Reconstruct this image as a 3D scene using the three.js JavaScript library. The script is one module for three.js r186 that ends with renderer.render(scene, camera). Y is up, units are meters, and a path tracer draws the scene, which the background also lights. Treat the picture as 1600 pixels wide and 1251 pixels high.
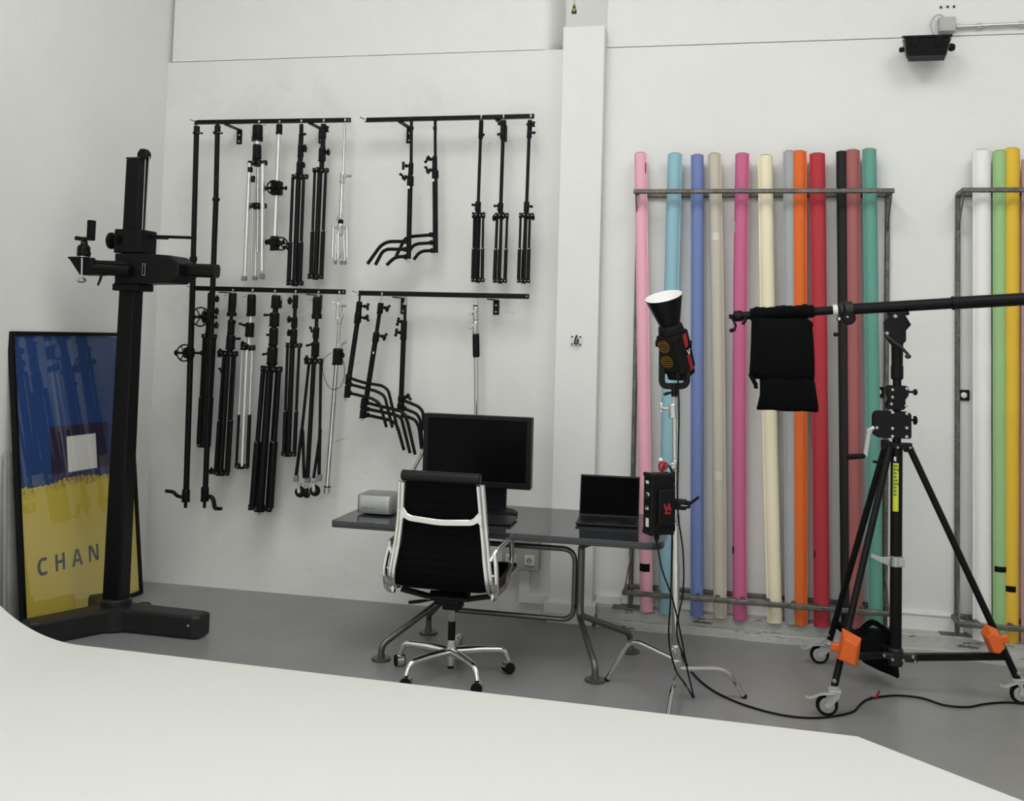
import * as THREE from 'three';
import { RoundedBoxGeometry } from 'three/addons/geometries/RoundedBoxGeometry.js';
import { mergeGeometries, toCreasedNormals } from 'three/addons/utils/BufferGeometryUtils.js';
import { RectAreaLightUniformsLib } from 'three/addons/lights/RectAreaLightUniformsLib.js';

// ---------- camera, light, exposure ----------
const scene = new THREE.Scene();
scene.background = new THREE.Color(0x000000);
const camera = new THREE.PerspectiveCamera(54.37, 1600 / 1251, 0.05, 60);
camera.matrixAutoUpdate = true;
camera.position.set(0, 1.7, 6.23);
camera.quaternion.setFromRotationMatrix(new THREE.Matrix4().makeBasis(
  new THREE.Vector3(0.97632, 0.02755, -0.21456), new THREE.Vector3(-0.01432, 0.99791, 0.06299), new THREE.Vector3(0.21585, -0.05843, 0.97468)));
camera.setViewOffset(2102.6, 1644, 251.3, 393, 1600, 1251);   // shift lens: the photograph is cropped from a taller frame
const renderer = new THREE.WebGLRenderer({ antialias: true });
renderer.toneMapping = THREE.LinearToneMapping;
renderer.toneMappingExposure = 0.51;
renderer.shadowMap.enabled = true;
renderer.shadowMap.type = THREE.PCFSoftShadowMap;
RectAreaLightUniformsLib.init();
// skylights in the studio ceiling: [x, z, width, depth, intensity]
const CEILING = 5.6;
const SKYLIGHTS = [[-1.4, 3.7, 2.0, 2.6, 8.2], [2.3, 3.7, 2.0, 2.6, 6.4], [-1.2, 7.2, 1.7, 2.2, 4.0], [2.5, 7.2, 1.7, 2.2, 3.0]];
// tall studio window behind the camera: [x, y, z, width, height, intensity]
const WINDOW = [-0.6, 3.6, 9.6, 4.4, 2.6, 3.4];

// ---------- helpers ----------
let seed = 7;
const rnd = () => { seed = (seed * 16807) % 2147483647; return seed / 2147483647; };
const V = (a) => new THREE.Vector3(a[0], a[1], a[2]);
const add3 = (a, b) => [a[0] + b[0], a[1] + b[1], a[2] + b[2]];
const mid = (a, b, t = 0.5) => [a[0] + (b[0] - a[0]) * t, a[1] + (b[1] - a[1]) * t, a[2] + (b[2] - a[2]) * t];
const off = new WeakMap();
const used = {};
const numbered = (n) => { used[n] = (used[n] ?? -1) + 1; return used[n] ? n + '_' + String(used[n]).padStart(3, '0') : n; };

function boxUV(g) {   // uv in metres, projected along the main direction of each triangle
  const p = g.attributes.position, uv = new Float32Array(p.count * 2);
  const a = new THREE.Vector3(), b = new THREE.Vector3(), c = new THREE.Vector3();
  for (let i = 0; i < p.count; i += 3) {
    a.fromBufferAttribute(p, i); b.fromBufferAttribute(p, i + 1); c.fromBufferAttribute(p, i + 2);
    const n = b.clone().sub(a).cross(c.clone().sub(a)), x = Math.abs(n.x), y = Math.abs(n.y), z = Math.abs(n.z);
    [a, b, c].forEach((q, k) => {
      const [s, t] = x > y && x > z ? [q.z, q.y] : y > z ? [q.x, q.z] : [q.x, q.y];
      uv[(i + k) * 2] = s; uv[(i + k) * 2 + 1] = t;
    });
  }
  g.setAttribute('uv', new THREE.BufferAttribute(uv, 2));
}
function join(geos, keepUV) {
  const list = [].concat(geos).map((g) => {
    const q = g.index ? g.toNonIndexed() : g.clone();
    for (const k of Object.keys(q.attributes)) if (!['position', 'normal', 'uv'].includes(k)) q.deleteAttribute(k);
    if (!q.attributes.normal) q.computeVertexNormals();
    if (!keepUV) boxUV(q);
    return q;
  });
  return list.length > 1 ? mergeGeometries(list) : list[0];
}
function tag(o, label, category, group, kind) {
  if (label) o.userData.label = label;
  if (category) o.userData.category = category;
  if (group) o.userData.group = group;
  if (kind) o.userData.kind = kind;
  return o;
}
function mk(name, geos, mat, parent = scene, label, keepUV) {   // one named mesh; geometry in the thing's own frame, or in world metres if the thing says so
  const g = join(geos, keepUV), o = off.get(parent);
  if (o) g.translate(-o[0], -o[1], -o[2]);
  const m = new THREE.Mesh(g, mat);
  m.name = parent === scene ? numbered(name) : name;
  m.castShadow = m.receiveShadow = true;
  if (o) off.set(m, o);
  if (label) m.userData.label = label;
  parent.add(m);
  return m;
}
const mkEach = (name, geos, mat, parent, label) => geos.map((g) => mk(name, g, mat, parent, label));   // alike pieces, each a part of its own
function thing(name, label, category, pos, { group, turn = 0, tilt = 0, world = true, kind } = {}) {
  const o = new THREE.Group();
  o.name = numbered(name);
  o.position.set(...pos);
  o.rotation.set(0, turn, tilt);
  tag(o, label, category, group, kind);
  if (world && !turn && !tilt) off.set(o, pos);
  scene.add(o);
  return o;
}
function structure(name, geos, mat, label, parent = scene, keepUV) {
  const m = mk(name, geos, mat, parent, label, keepUV);
  if (parent === scene) m.userData.kind = 'structure';
  return m;
}

// shapes
function fillet(pts, rad, n = 5) {
  const P = pts.map(V), out = [P[0]];
  for (let i = 1; i < P.length - 1; i++) {
    const a = P[i - 1].clone().sub(P[i]), b = P[i + 1].clone().sub(P[i]);
    const r = Math.min(rad, a.length() * 0.48, b.length() * 0.48);
    const s = P[i].clone().add(a.setLength(r)), e = P[i].clone().add(b.setLength(r));
    for (let k = 0; k <= n; k++) {
      const t = k / n;
      out.push(s.clone().multiplyScalar((1 - t) ** 2).addScaledVector(P[i], 2 * t * (1 - t)).addScaledVector(e, t * t));
    }
  }
  out.push(P[P.length - 1]);
  return out;
}
function sweep(points, r, { seg = 14, section, cap = true, closed = false, up } = {}) {   // round bar, or a flat bar with section [width, thickness]
  const P = points.map((p) => (p.isVector3 ? p : V(p))).filter((p, i, a) => !i || p.distanceTo(a[i - 1]) > 1e-6);
  const n = P.length, T = P.map((p, i) => (closed ? P[(i + 1) % n].clone().sub(P[(i - 1 + n) % n]) : P[Math.min(i + 1, n - 1)].clone().sub(P[Math.max(i - 1, 0)])).normalize());
  let N = up ? V(up) : Math.abs(T[0].y) < 0.9 ? new THREE.Vector3(0, 1, 0) : new THREE.Vector3(0, 0, 1);
  const prof = section
    ? (() => { const [w, t] = [section[0] / 2, section[1] / 2], b = Math.min(w, t) * 0.4; return [[w, t - b], [w - b, t], [-w + b, t], [-w, t - b], [-w, -t + b], [-w + b, -t], [w - b, -t], [w, -t + b]]; })()
    : Array.from({ length: seg }, (_, k) => [Math.cos((k / seg) * 2 * Math.PI), Math.sin((k / seg) * 2 * Math.PI)]);
  const m = prof.length, rings = [], norms = [];
  for (let i = 0; i < n; i++) {
    N = N.clone().addScaledVector(T[i], -N.dot(T[i])).normalize();
    const B = N.clone().cross(T[i]), R = section ? 1 : Array.isArray(r) ? r[i] : r;
    rings.push(prof.map(([a, b]) => P[i].clone().addScaledVector(B, a * R).addScaledVector(N, b * R)));
    norms.push(prof.map(([a, b]) => new THREE.Vector3().addScaledVector(B, a).addScaledVector(N, b).normalize()));
  }
  const pos = [], nor = [];
  const tri = (a, b, c, na, nb, nc) => { pos.push(a.x, a.y, a.z, b.x, b.y, b.z, c.x, c.y, c.z); nor.push(na.x, na.y, na.z, nb.x, nb.y, nb.z, nc.x, nc.y, nc.z); };
  for (let i = 0; i < (closed ? n : n - 1); i++) for (let k = 0; k < m; k++) {
    const j = (i + 1) % n, l = (k + 1) % m;
    if (section) {
      const f = rings[i][l].clone().sub(rings[i][k]).cross(rings[j][k].clone().sub(rings[i][k])).normalize();
      tri(rings[i][k], rings[i][l], rings[j][k], f, f, f); tri(rings[i][l], rings[j][l], rings[j][k], f, f, f);
    } else {
      tri(rings[i][k], rings[i][l], rings[j][k], norms[i][k], norms[i][l], norms[j][k]);
      tri(rings[i][l], rings[j][l], rings[j][k], norms[i][l], norms[j][l], norms[j][k]);
    }
  }
  if (cap && !closed) for (const [i, s] of [[0, -1], [n - 1, 1]]) {
    const d = T[i].clone().multiplyScalar(s);
    for (let k = 0; k < m; k++) s > 0 ? tri(P[i], rings[i][k], rings[i][(k + 1) % m], d, d, d) : tri(P[i], rings[i][(k + 1) % m], rings[i][k], d, d, d);
  }
  const g = new THREE.BufferGeometry();
  g.setAttribute('position', new THREE.Float32BufferAttribute(pos, 3));
  g.setAttribute('normal', new THREE.Float32BufferAttribute(nor, 3));
  g.setAttribute('uv', new THREE.Float32BufferAttribute(new Float32Array((pos.length / 3) * 2), 2));
  return g;
}
const tube = (pts, r, rad = 0.05, seg = 14) => sweep(fillet(pts, rad), r, { seg });
const cyl = (a, b, r, r2 = r, seg = 18) => sweep([a, b], [r, r2], { seg });
function turned(a, b, prof, seg = 22) {   // a solid of revolution from a to b; prof holds [share of the length, radius]
  const A = V(a), D = V(b).sub(A), L = D.length(), pts = [new THREE.Vector2(1e-4, prof[0][0] * L)];
  for (const [t, r] of prof) pts.push(new THREE.Vector2(Math.max(r, 1e-4), t * L));
  pts.push(new THREE.Vector2(1e-4, prof[prof.length - 1][0] * L));
  const out = [];   // doubled points keep the edges crisp
  pts.forEach((p, i) => { out.push(p); if (i && i < pts.length - 1) out.push(p.clone().add(new THREE.Vector2(0, 1e-6))); });
  const g = new THREE.LatheGeometry(out, seg);
  g.applyQuaternion(new THREE.Quaternion().setFromUnitVectors(new THREE.Vector3(0, 1, 0), D.normalize()));
  return g.translate(...a);
}
const collar = (a, b, r, c = 0.12) => turned(a, b, [[0, r * 0.88], [c, r], [1 - c, r], [1, r * 0.88]]);
function box(c, s, rad = 0.003, rot) {
  const g = rad ? new RoundedBoxGeometry(s[0], s[1], s[2], 2, Math.min(rad, Math.min(...s) * 0.45)) : new THREE.BoxGeometry(...s);
  if (rot) g.applyMatrix4(new THREE.Matrix4().makeRotationFromEuler(new THREE.Euler(...rot)));
  return g.translate(...c);
}
const ball = (c, r, sc = [1, 1, 1]) => new THREE.SphereGeometry(r, 18, 12).scale(...sc).translate(...c);
const ring = (c, R, r, rot = [0, 0, 0]) => new THREE.TorusGeometry(R, r, 8, 28).applyMatrix4(new THREE.Matrix4().makeRotationFromEuler(new THREE.Euler(...rot))).translate(...c);
function plate(pts, z, depth, bevel = 0.002) {   // an outline in x, y given a thickness in z, centred on z
  const s = new THREE.Shape(pts.map((p) => new THREE.Vector2(p[0], p[1])));
  return new THREE.ExtrudeGeometry(s, { depth: depth - 2 * bevel, bevelEnabled: bevel > 0, bevelSize: bevel, bevelOffset: -bevel, bevelThickness: bevel, bevelSegments: 2, curveSegments: 6 }).translate(0, 0, z - depth / 2 + bevel);
}
const at = (g, pos, rot = [0, 0, 0]) => g.applyMatrix4(new THREE.Matrix4().makeRotationFromEuler(new THREE.Euler(...rot))).translate(...pos);

// textures
function noiseField(n, octaves, s0) {   // tiling value noise
  let s = s0; const r = () => { s = (s * 16807) % 2147483647; return s / 2147483647; };
  const out = new Float32Array(n * n);
  for (const [cells, amp] of octaves) {
    const g = Float32Array.from({ length: cells * cells }, r);
    for (let y = 0; y < n; y++) for (let x = 0; x < n; x++) {
      const fx = (x / n) * cells, fy = (y / n) * cells, ix = Math.floor(fx), iy = Math.floor(fy), u = fx - ix, v = fy - iy;
      const a = u * u * (3 - 2 * u), b = v * v * (3 - 2 * v), X = (ix + 1) % cells, Y = (iy + 1) % cells;
      out[y * n + x] += amp * ((g[iy * cells + ix] * (1 - a) + g[iy * cells + X] * a) * (1 - b) + (g[Y * cells + ix] * (1 - a) + g[Y * cells + X] * a) * b - 0.5);
    }
  }
  return out;
}
function dataTexture(n, f, rep, srgb) {
  const d = new Uint8Array(n * n * 4);
  for (let i = 0; i < n * n; i++) { const c = f(i); for (let k = 0; k < 3; k++) d[i * 4 + k] = Math.max(0, Math.min(255, Math.round(c[k]))); d[i * 4 + 3] = 255; }
  const t = new THREE.DataTexture(d, n, n);
  t.wrapS = t.wrapT = THREE.RepeatWrapping; t.magFilter = THREE.LinearFilter; t.minFilter = THREE.LinearMipmapLinearFilter; t.generateMipmaps = true;
  t.repeat.set(rep, rep); if (srgb) t.colorSpace = THREE.SRGBColorSpace; t.needsUpdate = true;
  return t;
}
function canvasTexture(w, h, draw) {
  const c = document.createElement('canvas'); c.width = w; c.height = h;
  draw(c.getContext('2d'), w, h);
  const t = new THREE.CanvasTexture(c); t.colorSpace = THREE.SRGBColorSpace; t.anisotropy = 8;
  return t;
}
const grey = (v) => [v, v, v];
const fineN = noiseField(512, [[64, 0.5], [128, 0.6], [256, 0.5]], 11), broadN = noiseField(512, [[4, 0.5], [9, 0.5], [21, 0.35], [60, 0.2]], 29), midN = noiseField(512, [[12, 0.5], [40, 0.5], [110, 0.4]], 53);
const T = {
  fine: dataTexture(512, (i) => grey(128 + 110 * fineN[i]), 6),
  roller: dataTexture(512, (i) => grey(128 + 120 * fineN[i] + 60 * midN[i]), 1.2),
  floorColor: dataTexture(512, (i) => { const v = 134 + 10 * broadN[i] + 3 * midN[i] + 2 * fineN[i]; return [v * 0.995, v, v * 0.985]; }, 0.4, true),
  floorRough: dataTexture(512, (i) => grey(90 + 20 * broadN[i]), 0.5),
  wallColor: dataTexture(512, (i) => { const v = 228 + 4 * broadN[i] + 2 * midN[i]; return [v, v * 1.0, v * 0.985]; }, 0.35, true),
  steel: dataTexture(512, (i) => { const v = 106 + 46 * midN[i] + 26 * fineN[i]; return [v, v * 0.975, v * 0.92]; }, 1.7, true),
  kerb: dataTexture(512, (i) => { const b = broadN[i] + 0.5 * midN[i], v = b > 0.27 ? 112 + 34 * fineN[i] + 30 * midN[i] : 196 + 26 * midN[i]; return [v * 0.94, v * 0.935, v * 0.905]; }, 0.8, true),
  marble: dataTexture(512, (i) => { const v = 168 + 34 * broadN[i] + 14 * midN[i]; return [v, v * 0.995, v * 0.97]; }, 0.7, true),
  weave: dataTexture(256, (i) => grey(128 + ((i % 8 < 4) === ((i >> 8) % 8 < 4) ? 60 : -60)), 9),
};
T.kerb.repeat.set(0.7, 3.2);
const S = (o) => new THREE.MeshStandardMaterial(o);
const Ph = (o) => new THREE.MeshPhysicalMaterial(o);
const M = {
  wall: S({ map: T.wallColor, roughness: 0.78, bumpMap: T.roller, bumpScale: 0.0006 }),
  floor: S({ map: T.floorColor, roughnessMap: T.floorRough, roughness: 1, bumpMap: T.fine, bumpScale: 0.00006 }),
  ceiling: S({ color: 0xd8d8d4, roughness: 0.9 }),
  cyc: S({ color: 0xdedfd9, roughness: 0.75, bumpMap: T.fine, bumpScale: 0.0002 }),
  cycEdge: S({ color: 0xcfcfca, roughness: 0.8 }),
  kerb: S({ map: T.kerb, roughness: 0.85, bumpMap: T.roller, bumpScale: 0.002 }),
  concrete: S({ map: T.marble, roughness: 0.9, bumpMap: T.roller, bumpScale: 0.0015, color: 0xb8b8b4 }),
  black: Ph({ specularIntensity: 0.35, color: 0x0c0d0d, roughness: 0.45, metalness: 0, bumpMap: T.fine, bumpScale: 0.00008 }),
  blackSatin: Ph({ specularIntensity: 0.32, color: 0x0d0e0e, roughness: 0.32 }),
  blackPlastic: Ph({ specularIntensity: 0.32, color: 0x0e0e0f, roughness: 0.55 }),
  rubber: Ph({ specularIntensity: 0.32, color: 0x141414, roughness: 0.8 }),
  dark: S({ color: 0x1d1f1f, roughness: 0.45, metalness: 0.15 }),
  castIron: Ph({ specularIntensity: 0.7, color: 0x1e1f1e, roughness: 0.42, bumpMap: T.fine, bumpScale: 0.0002 }),
  chrome: S({ color: 0xdcdcda, roughness: 0.14, metalness: 1 }),
  polished: S({ color: 0xe4e4e2, roughness: 0.2, metalness: 1 }),
  silver: S({ color: 0xc4c5c3, roughness: 0.34, metalness: 0.9 }),
  aluminium: S({ color: 0xb6b7b6, roughness: 0.42, metalness: 0.85, bumpMap: T.fine, bumpScale: 0.00005 }),
  whiteTube: S({ color: 0xdcdcd8, roughness: 0.28, metalness: 0.65 }),
  casterMetal: S({ color: 0xb4b5b2, roughness: 0.45, metalness: 0.35 }),
  greyPlastic: S({ color: 0x77787a, roughness: 0.6 }),
  steel: S({ map: T.steel, roughness: 0.5, metalness: 0.55 }),
  tableTube: S({ color: 0x6f706e, roughness: 0.38, metalness: 0.8, bumpMap: T.fine, bumpScale: 0.0003 }),
  tableTop: S({ color: 0x34373a, roughness: 0.06 }),
  tableEdge: S({ color: 0x2c2e2e, roughness: 0.4 }),
  mesh: Ph({ specularIntensity: 0.2, color: 0x030303, roughness: 0.85, bumpMap: T.weave, bumpScale: 0.0004 }),
  leather: Ph({ specularIntensity: 0.45, color: 0x101113, roughness: 0.42 }),
  canvas: Ph({ specularIntensity: 0.25, color: 0x050607, roughness: 0.9, bumpMap: T.weave, bumpScale: 0.0008 }),
  screen: Ph({ specularIntensity: 0.12, color: 0x090a0a, roughness: 0.25 }),
  bezel: Ph({ specularIntensity: 0.4, color: 0x101112, roughness: 0.4 }),
  laptop: S({ color: 0x222327, roughness: 0.42, metalness: 0.7 }),
  orange: S({ color: 0xd8601c, roughness: 0.5, bumpMap: T.fine, bumpScale: 0.0002 }),
  red: S({ color: 0x9c1822, roughness: 0.45 }),
  gold: S({ color: 0x7c5a20, roughness: 0.45, metalness: 0.4 }),
  white: S({ color: 0xe8e8e4, roughness: 0.5 }),
  reflectorWhite: S({ color: 0xf2f2f0, roughness: 0.6 }),
  panelBeige: S({ color: 0xa9a9a0, roughness: 0.55 }),
  ivory: S({ color: 0xdcdcd4, roughness: 0.45 }),
  boxGrey: S({ color: 0xb2b2ae, roughness: 0.55 }),
  brass: S({ color: 0x8d8458, roughness: 0.35, metalness: 0.9 }),
  tape: Ph({ specularIntensity: 0.32, color: 0x0a0a0a, roughness: 0.7 }),
  hole: S({ color: 0x0a0a0a, roughness: 1 }),
  cable: Ph({ specularIntensity: 0.32, color: 0x0c0c0d, roughness: 0.5 }),
  glassPane: Ph({ color: 0xffffff, roughness: 0.02, transmission: 1, thickness: 0, ior: 1.5 }),
  smokedGlass: Ph({ color: 0x33363b, roughness: 0.12, clearcoat: 1, clearcoatRoughness: 0.05 }),
};

// ---------- the room ----------
// back wall: lower lining with the scuffed stretch left of the column, upper lining behind a shadow gap
const scuffed = canvasTexture(1380, 1756, (g, w, h) => {
  g.fillStyle = '#e2e2de'; g.fillRect(0, 0, w, h);
  const X = (m) => ((m + 3.84) / 2.76) * w, Y = (m) => h - (m / 3.49) * h;
  for (let i = 0; i < 260; i++) { g.fillStyle = rnd() > 0.5 ? 'rgba(236,236,232,0.10)' : 'rgba(206,206,198,0.10)'; g.beginPath(); g.ellipse(rnd() * w, rnd() * h, 20 + rnd() * 90, 12 + rnd() * 60, rnd() * 3, 0, 7); g.fill(); }
  g.lineCap = 'round';
  for (const [x0, y0, x1, y1, a, l] of [[-2.54, 0.97, -2.46, 1.0, 0.35, 2], [-2.5, 0.99, -2.42, 1.01, 0.2, 3], [-2.62, 1.44, -2.52, 1.46, 0.14, 2], [-3.18, 2.1, -3.17, 2.1, 0.3, 3], [-2.46, 1.45, -2.36, 1.5, 0.1, 4], [-2.4, 0.46, -2.32, 0.445, 0.2, 3], [-1.55, 2.9, -1.54, 2.9, 0.2, 4], [-1.42, 1.84, -1.36, 1.83, 0.12, 3], [-2.3, 0.8, -2.28, 0.79, 0.25, 2], [-1.3, 2.2, -1.29, 2.21, 0.2, 2], [-2.0, 2.55, -1.99, 2.56, 0.18, 3]]) {
    g.strokeStyle = `rgba(90,88,80,${a})`; g.lineWidth = l; g.beginPath(); g.moveTo(X(x0), Y(y0)); g.quadraticCurveTo(X((x0 + x1) / 2), Y((y0 + y1) / 2 + 0.006), X(x1), Y(y1)); g.stroke();
  }
  for (let i = 0; i < 70; i++) { g.fillStyle = `rgba(110,108,98,${0.05 + 0.12 * rnd()})`; const x = rnd() * w, y = h - rnd() * rnd() * 160; g.fillRect(x, y, 3 + rnd() * 14, 1 + rnd() * 2); }
});
const scuffedWall = S({ map: scuffed, roughness: 0.78, bumpMap: T.roller, bumpScale: 0.0006 });
scuffedWall.bumpMap = T.roller.clone(); scuffedWall.bumpMap.repeat.set(3.2, 4);
const wallBack = structure('wall_back', box([1.1, 2.8, -0.36], [10.4, 5.9, 0.2], 0), M.wall, 'white painted back wall of the studio carrying the stand rails and paper rolls');
const lining = new THREE.BoxGeometry(2.8, 3.49, 0.26).toNonIndexed().translate(-2.44, 1.745, -0.13);
{ const p = lining.attributes.position, uv = lining.attributes.uv; for (let i = 0; i < p.count; i++) uv.setXY(i, (p.getX(i) + 3.84) / 2.76, p.getY(i) / 3.49); }
structure('lower_lining', lining, scuffedWall, 'lower wall lining with scuffs', wallBack, true);
structure('lower_lining', box([2.69, 1.745, -0.13], [7.22, 3.488, 0.26], 0.002), M.wall, null, wallBack);
structure('upper_lining', (() => {   // its right end curves back into the niche above the pilaster
  const s = new THREE.Shape(); s.moveTo(-3.8, 0.26); s.lineTo(-3.8, 0.005); s.lineTo(-1.24, 0.005); s.quadraticCurveTo(-1.14, 0.008, -1.125, 0.26);
  return toCreasedNormals(new THREE.ExtrudeGeometry(s, { depth: 2.25, bevelEnabled: false, curveSegments: 14 }).rotateX(-Math.PI / 2), 0.5).translate(0, 3.496, 0);
})(), M.wall, null, wallBack);
structure('upper_lining', box([2.74, 4.62, -0.132], [7.116, 2.25, 0.256], 0.002), M.wall, null, wallBack);
structure('wall_left', box([-0.1, 2.8, 5], [0.2, 5.9, 10.6], 0).rotateY(-0.1145).translate(-3.825, 0, 0), M.wall, 'white painted left wall of the studio behind the leaning picture');
structure('wall_right', box([6.3, 2.8, 4.8], [0.2, 5.9, 10.2], 0), M.wall, 'white painted right wall of the studio outside the picture');
{ const [wx, wy, , ww, wh] = WINDOW, l = wx - ww / 2, r = wx + ww / 2, b = wy - wh / 2, t = wy + wh / 2;
  structure('wall_front', [box([(l - 5.2) / 2, 2.8, 9.85], [l + 5.2, 5.9, 0.2], 0), box([(r + 6.4) / 2, 2.8, 9.85], [6.4 - r, 5.9, 0.2], 0), box([wx, b / 2, 9.85], [ww, b, 0.2], 0), box([wx, (t + 5.75) / 2, 9.85], [ww, 5.75 - t, 0.2], 0)], M.wall, 'white painted wall with a wide window behind the camera'); }
structure('floor', box([0.6, -0.06, 4.8], [11.6, 0.12, 10.3], 0), M.floor, 'grey painted concrete studio floor with a soft gloss');
structure('ceiling', box([0.6, CEILING + 0.12, 4.8], [11.6, 0.2, 10.3], 0), M.ceiling, 'pale ceiling high above the studio carrying long light panels');
// pilaster on the back wall, ending below a niche, plinth blocks at its foot
const column = structure('column', box([-0.9465, 1.8, -0.0765], [0.257, 3.6, 0.367], 0.004), M.wall, 'white square pilaster standing between the stand rails and the paper rolls');
structure('plinth', [box([-0.95, 0.092, 0.055], [0.31, 0.066, 0.17], 0.006), box([-0.95, 0.03, 0.05], [0.27, 0.06, 0.135], 0.004)], M.wall, null, column);
// rough painted kerb along the right half of the back wall
{
  const front = [];
  for (let x = -0.79; x < 6.2; x += 0.05) front.push([x, 0.085 + 0.028 * Math.max(0, x) + 0.012 * (rnd() - 0.5) + 0.01 * Math.sin(x * 9)]);
  const outline = (lift) => new THREE.Shape([[-0.8, -0.04], ...front.map(([x, z]) => [x, z + lift]), [6.2, -0.04]].map((p) => new THREE.Vector2(p[0], -p[1])));
  const kerb = structure('kerb', new THREE.ExtrudeGeometry(outline(0), { depth: 0.066, bevelEnabled: true, bevelSize: 0.006, bevelThickness: 0.006, bevelOffset: -0.006, bevelSegments: 2 }).rotateX(-Math.PI / 2).translate(0, 0.042, 0), M.kerb, 'low concrete kerb with peeling white paint along the wall under the paper rolls');
  structure('foot_course', new THREE.ExtrudeGeometry(outline(0.035), { depth: 0.042, bevelEnabled: true, bevelSize: 0.005, bevelThickness: 0.004, bevelOffset: -0.005, bevelSegments: 1 }).rotateX(-Math.PI / 2), M.kerb, null, kerb);
}
const skirt = structure('baseboard_back', [box([1.04, 0.155, 0.008], [0.42, 0.09, 0.03], 0.004)], M.wall, 'short white skirting piece on the wall between the two roll racks');
structure('coping', box([1.04, 0.203, 0.012], [0.43, 0.012, 0.04], 0.004), M.wall, null, skirt);
structure('baseboard_back', box([-0.73, 0.13, 0.01], [0.15, 0.06, 0.04], 0.004), M.wall, 'short white skirting piece on the wall right beside the pilaster foot');

// white cove of the photo cyclorama: raised floor with a chamfered corner, swept up on the left
{
  const H = 0.18, x0 = -3.0, R = 0.78, z0 = 1.84;
  const prof = [[x0, 0], [x0, H]];
  for (let k = 1; k <= 40; k++) { const a = (k / 40) * Math.PI / 2; prof.push([x0 - R * Math.sin(a), H + R * (1 - Math.cos(a))]); }
  prof.push([x0 - R, 3.1], [x0 - R - 0.03, 3.1], [x0 - R - 0.03, 0]);
  const cove = toCreasedNormals(new THREE.ExtrudeGeometry(new THREE.Shape(prof.map((p) => new THREE.Vector2(...p))), { depth: 7.85, bevelEnabled: false }).translate(0, 0, z0), 0.4);
  const slab = new THREE.Shape([[x0, z0], [0.478, 1.95], [0.965, 2.385], [3.9, 5.0], [3.9, 9.7], [x0, 9.7]].map((p) => new THREE.Vector2(p[0], -p[1])));
  structure('cyclorama', [cove, new THREE.ExtrudeGeometry(slab, { depth: H, bevelEnabled: false }).rotateX(-Math.PI / 2)], M.cyc, 'smooth white photo cove with a raised floor curving up on the left');
}

// skylights and the window: glowing panes in frames, each with an area light of its size just inside
for (const [x, z, w, d, power] of SKYLIGHTS) {
  const t = thing('ceiling_light', `large light panel in the studio ceiling, ${x < 1 ? 'left' : 'right'} one of the ${z < 4 ? 'pair nearer the back wall' : 'pair over the photo cove'}`, 'light', [x, CEILING, z], { group: 'light panels in the ceiling' });
  mk('diffuser', box([x, CEILING - 0.02, z], [w, 0.02, d], 0), S({ color: 0xffffff, emissive: 0xffffff, emissiveIntensity: power * 0.6 }), t);
  mk('frame', [[-1, 0], [1, 0], [0, -1], [0, 1]].map(([a, b]) => box([x + a * (w / 2 + 0.03), CEILING - 0.02, z + b * (d / 2 + 0.03)], a ? [0.06, 0.08, d + 0.12] : [w, 0.08, 0.06], 0.004)), M.white, t);
  const l = new THREE.RectAreaLight(0xffffff, power, w, d);
  l.name = 'ceiling_glow'; l.position.set(0, -0.06, 0); l.rotation.x = -Math.PI / 2;
  t.add(l);
}
{
  const [x, y, z, w, h, power] = WINDOW;
  const win = structure('window_1', [[-1, 0], [1, 0], [0, -1], [0, 1]].map(([a, b]) => box([x + a * (w / 2 - 0.03), y + b * (h / 2 - 0.03), z + 0.19], a ? [0.06, h, 0.1] : [w, 0.06, 0.1], 0.004)), M.white, 'wide frosted studio window high behind the camera');
  structure('pane', box([x, y, z + 0.2], [w - 0.1, h - 0.1, 0.01], 0), S({ color: 0xffffff, emissive: 0xf6faff, emissiveIntensity: power * 0.6 }), null, win);
  const l = new THREE.RectAreaLight(0xf6faff, power, w - 0.1, h - 0.1);
  l.name = 'window_glow'; l.position.set(x, y, z + 0.16);
  scene.add(l);
}

// ---------- wall rails with hanging stands ----------
function rail(a, b, brackets, label) {
  const t = thing('wall_rail', label, 'rail', a, { group: 'black wall rails for stands' });
  mk('bar', [sweep([a, b].map((p) => [p[0], p[1], 0.166]), 0, { section: [0.031, 0.005], up: [0, 0, 1] }), sweep([a, b].map((p) => [p[0], p[1] - 0.0135, 0.181]), 0, { section: [0.03, 0.004], up: [0, 1, 0] }),
    sweep([[a[0], a[1], 0.19], [a[0] - 0.03, a[1] + 0.012, 0.2]], 0, { section: [0.012, 0.004], up: [0, 1, 0] })], M.black, t);
  for (const [x, leg] of brackets) {
    const y = mid(a, b, (x - a[0]) / (b[0] - a[0]))[1] - 0.022;
    mk('bracket', [box([x, y, 0.092], [0.036, 0.007, 0.184], 0.002), box([x, y - leg / 2, 0.004], [0.038, leg, 0.007], 0.002)], M.black, t);
    for (const k of [0.35, 0.8]) mk('bolt', turned([x, y - leg * k, 0.006], [x, y - leg * k, 0.013], [[0, 0.007], [0.6, 0.007], [1, 0.004]], 8), M.silver, t);
  }
  mk('bolt', turned([b[0] - 0.015, b[1], 0.168], [b[0] - 0.015, b[1], 0.173], [[0, 0.006], [1, 0.004]], 8), M.silver, t);
}
rail([-3.495,3.037,0.18], [-2.419,3.032,0.18], [[-3.271, 0.095], [-2.685, 0.095]], 'upper left black wall rail above the long boom poles');
rail([-2.316,3.03,0.18], [-1.231,3.034,0.18], [[-2.08, 0.1], [-1.455, 0.1]], 'upper right black wall rail holding two claw stands and three light stands');
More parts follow.
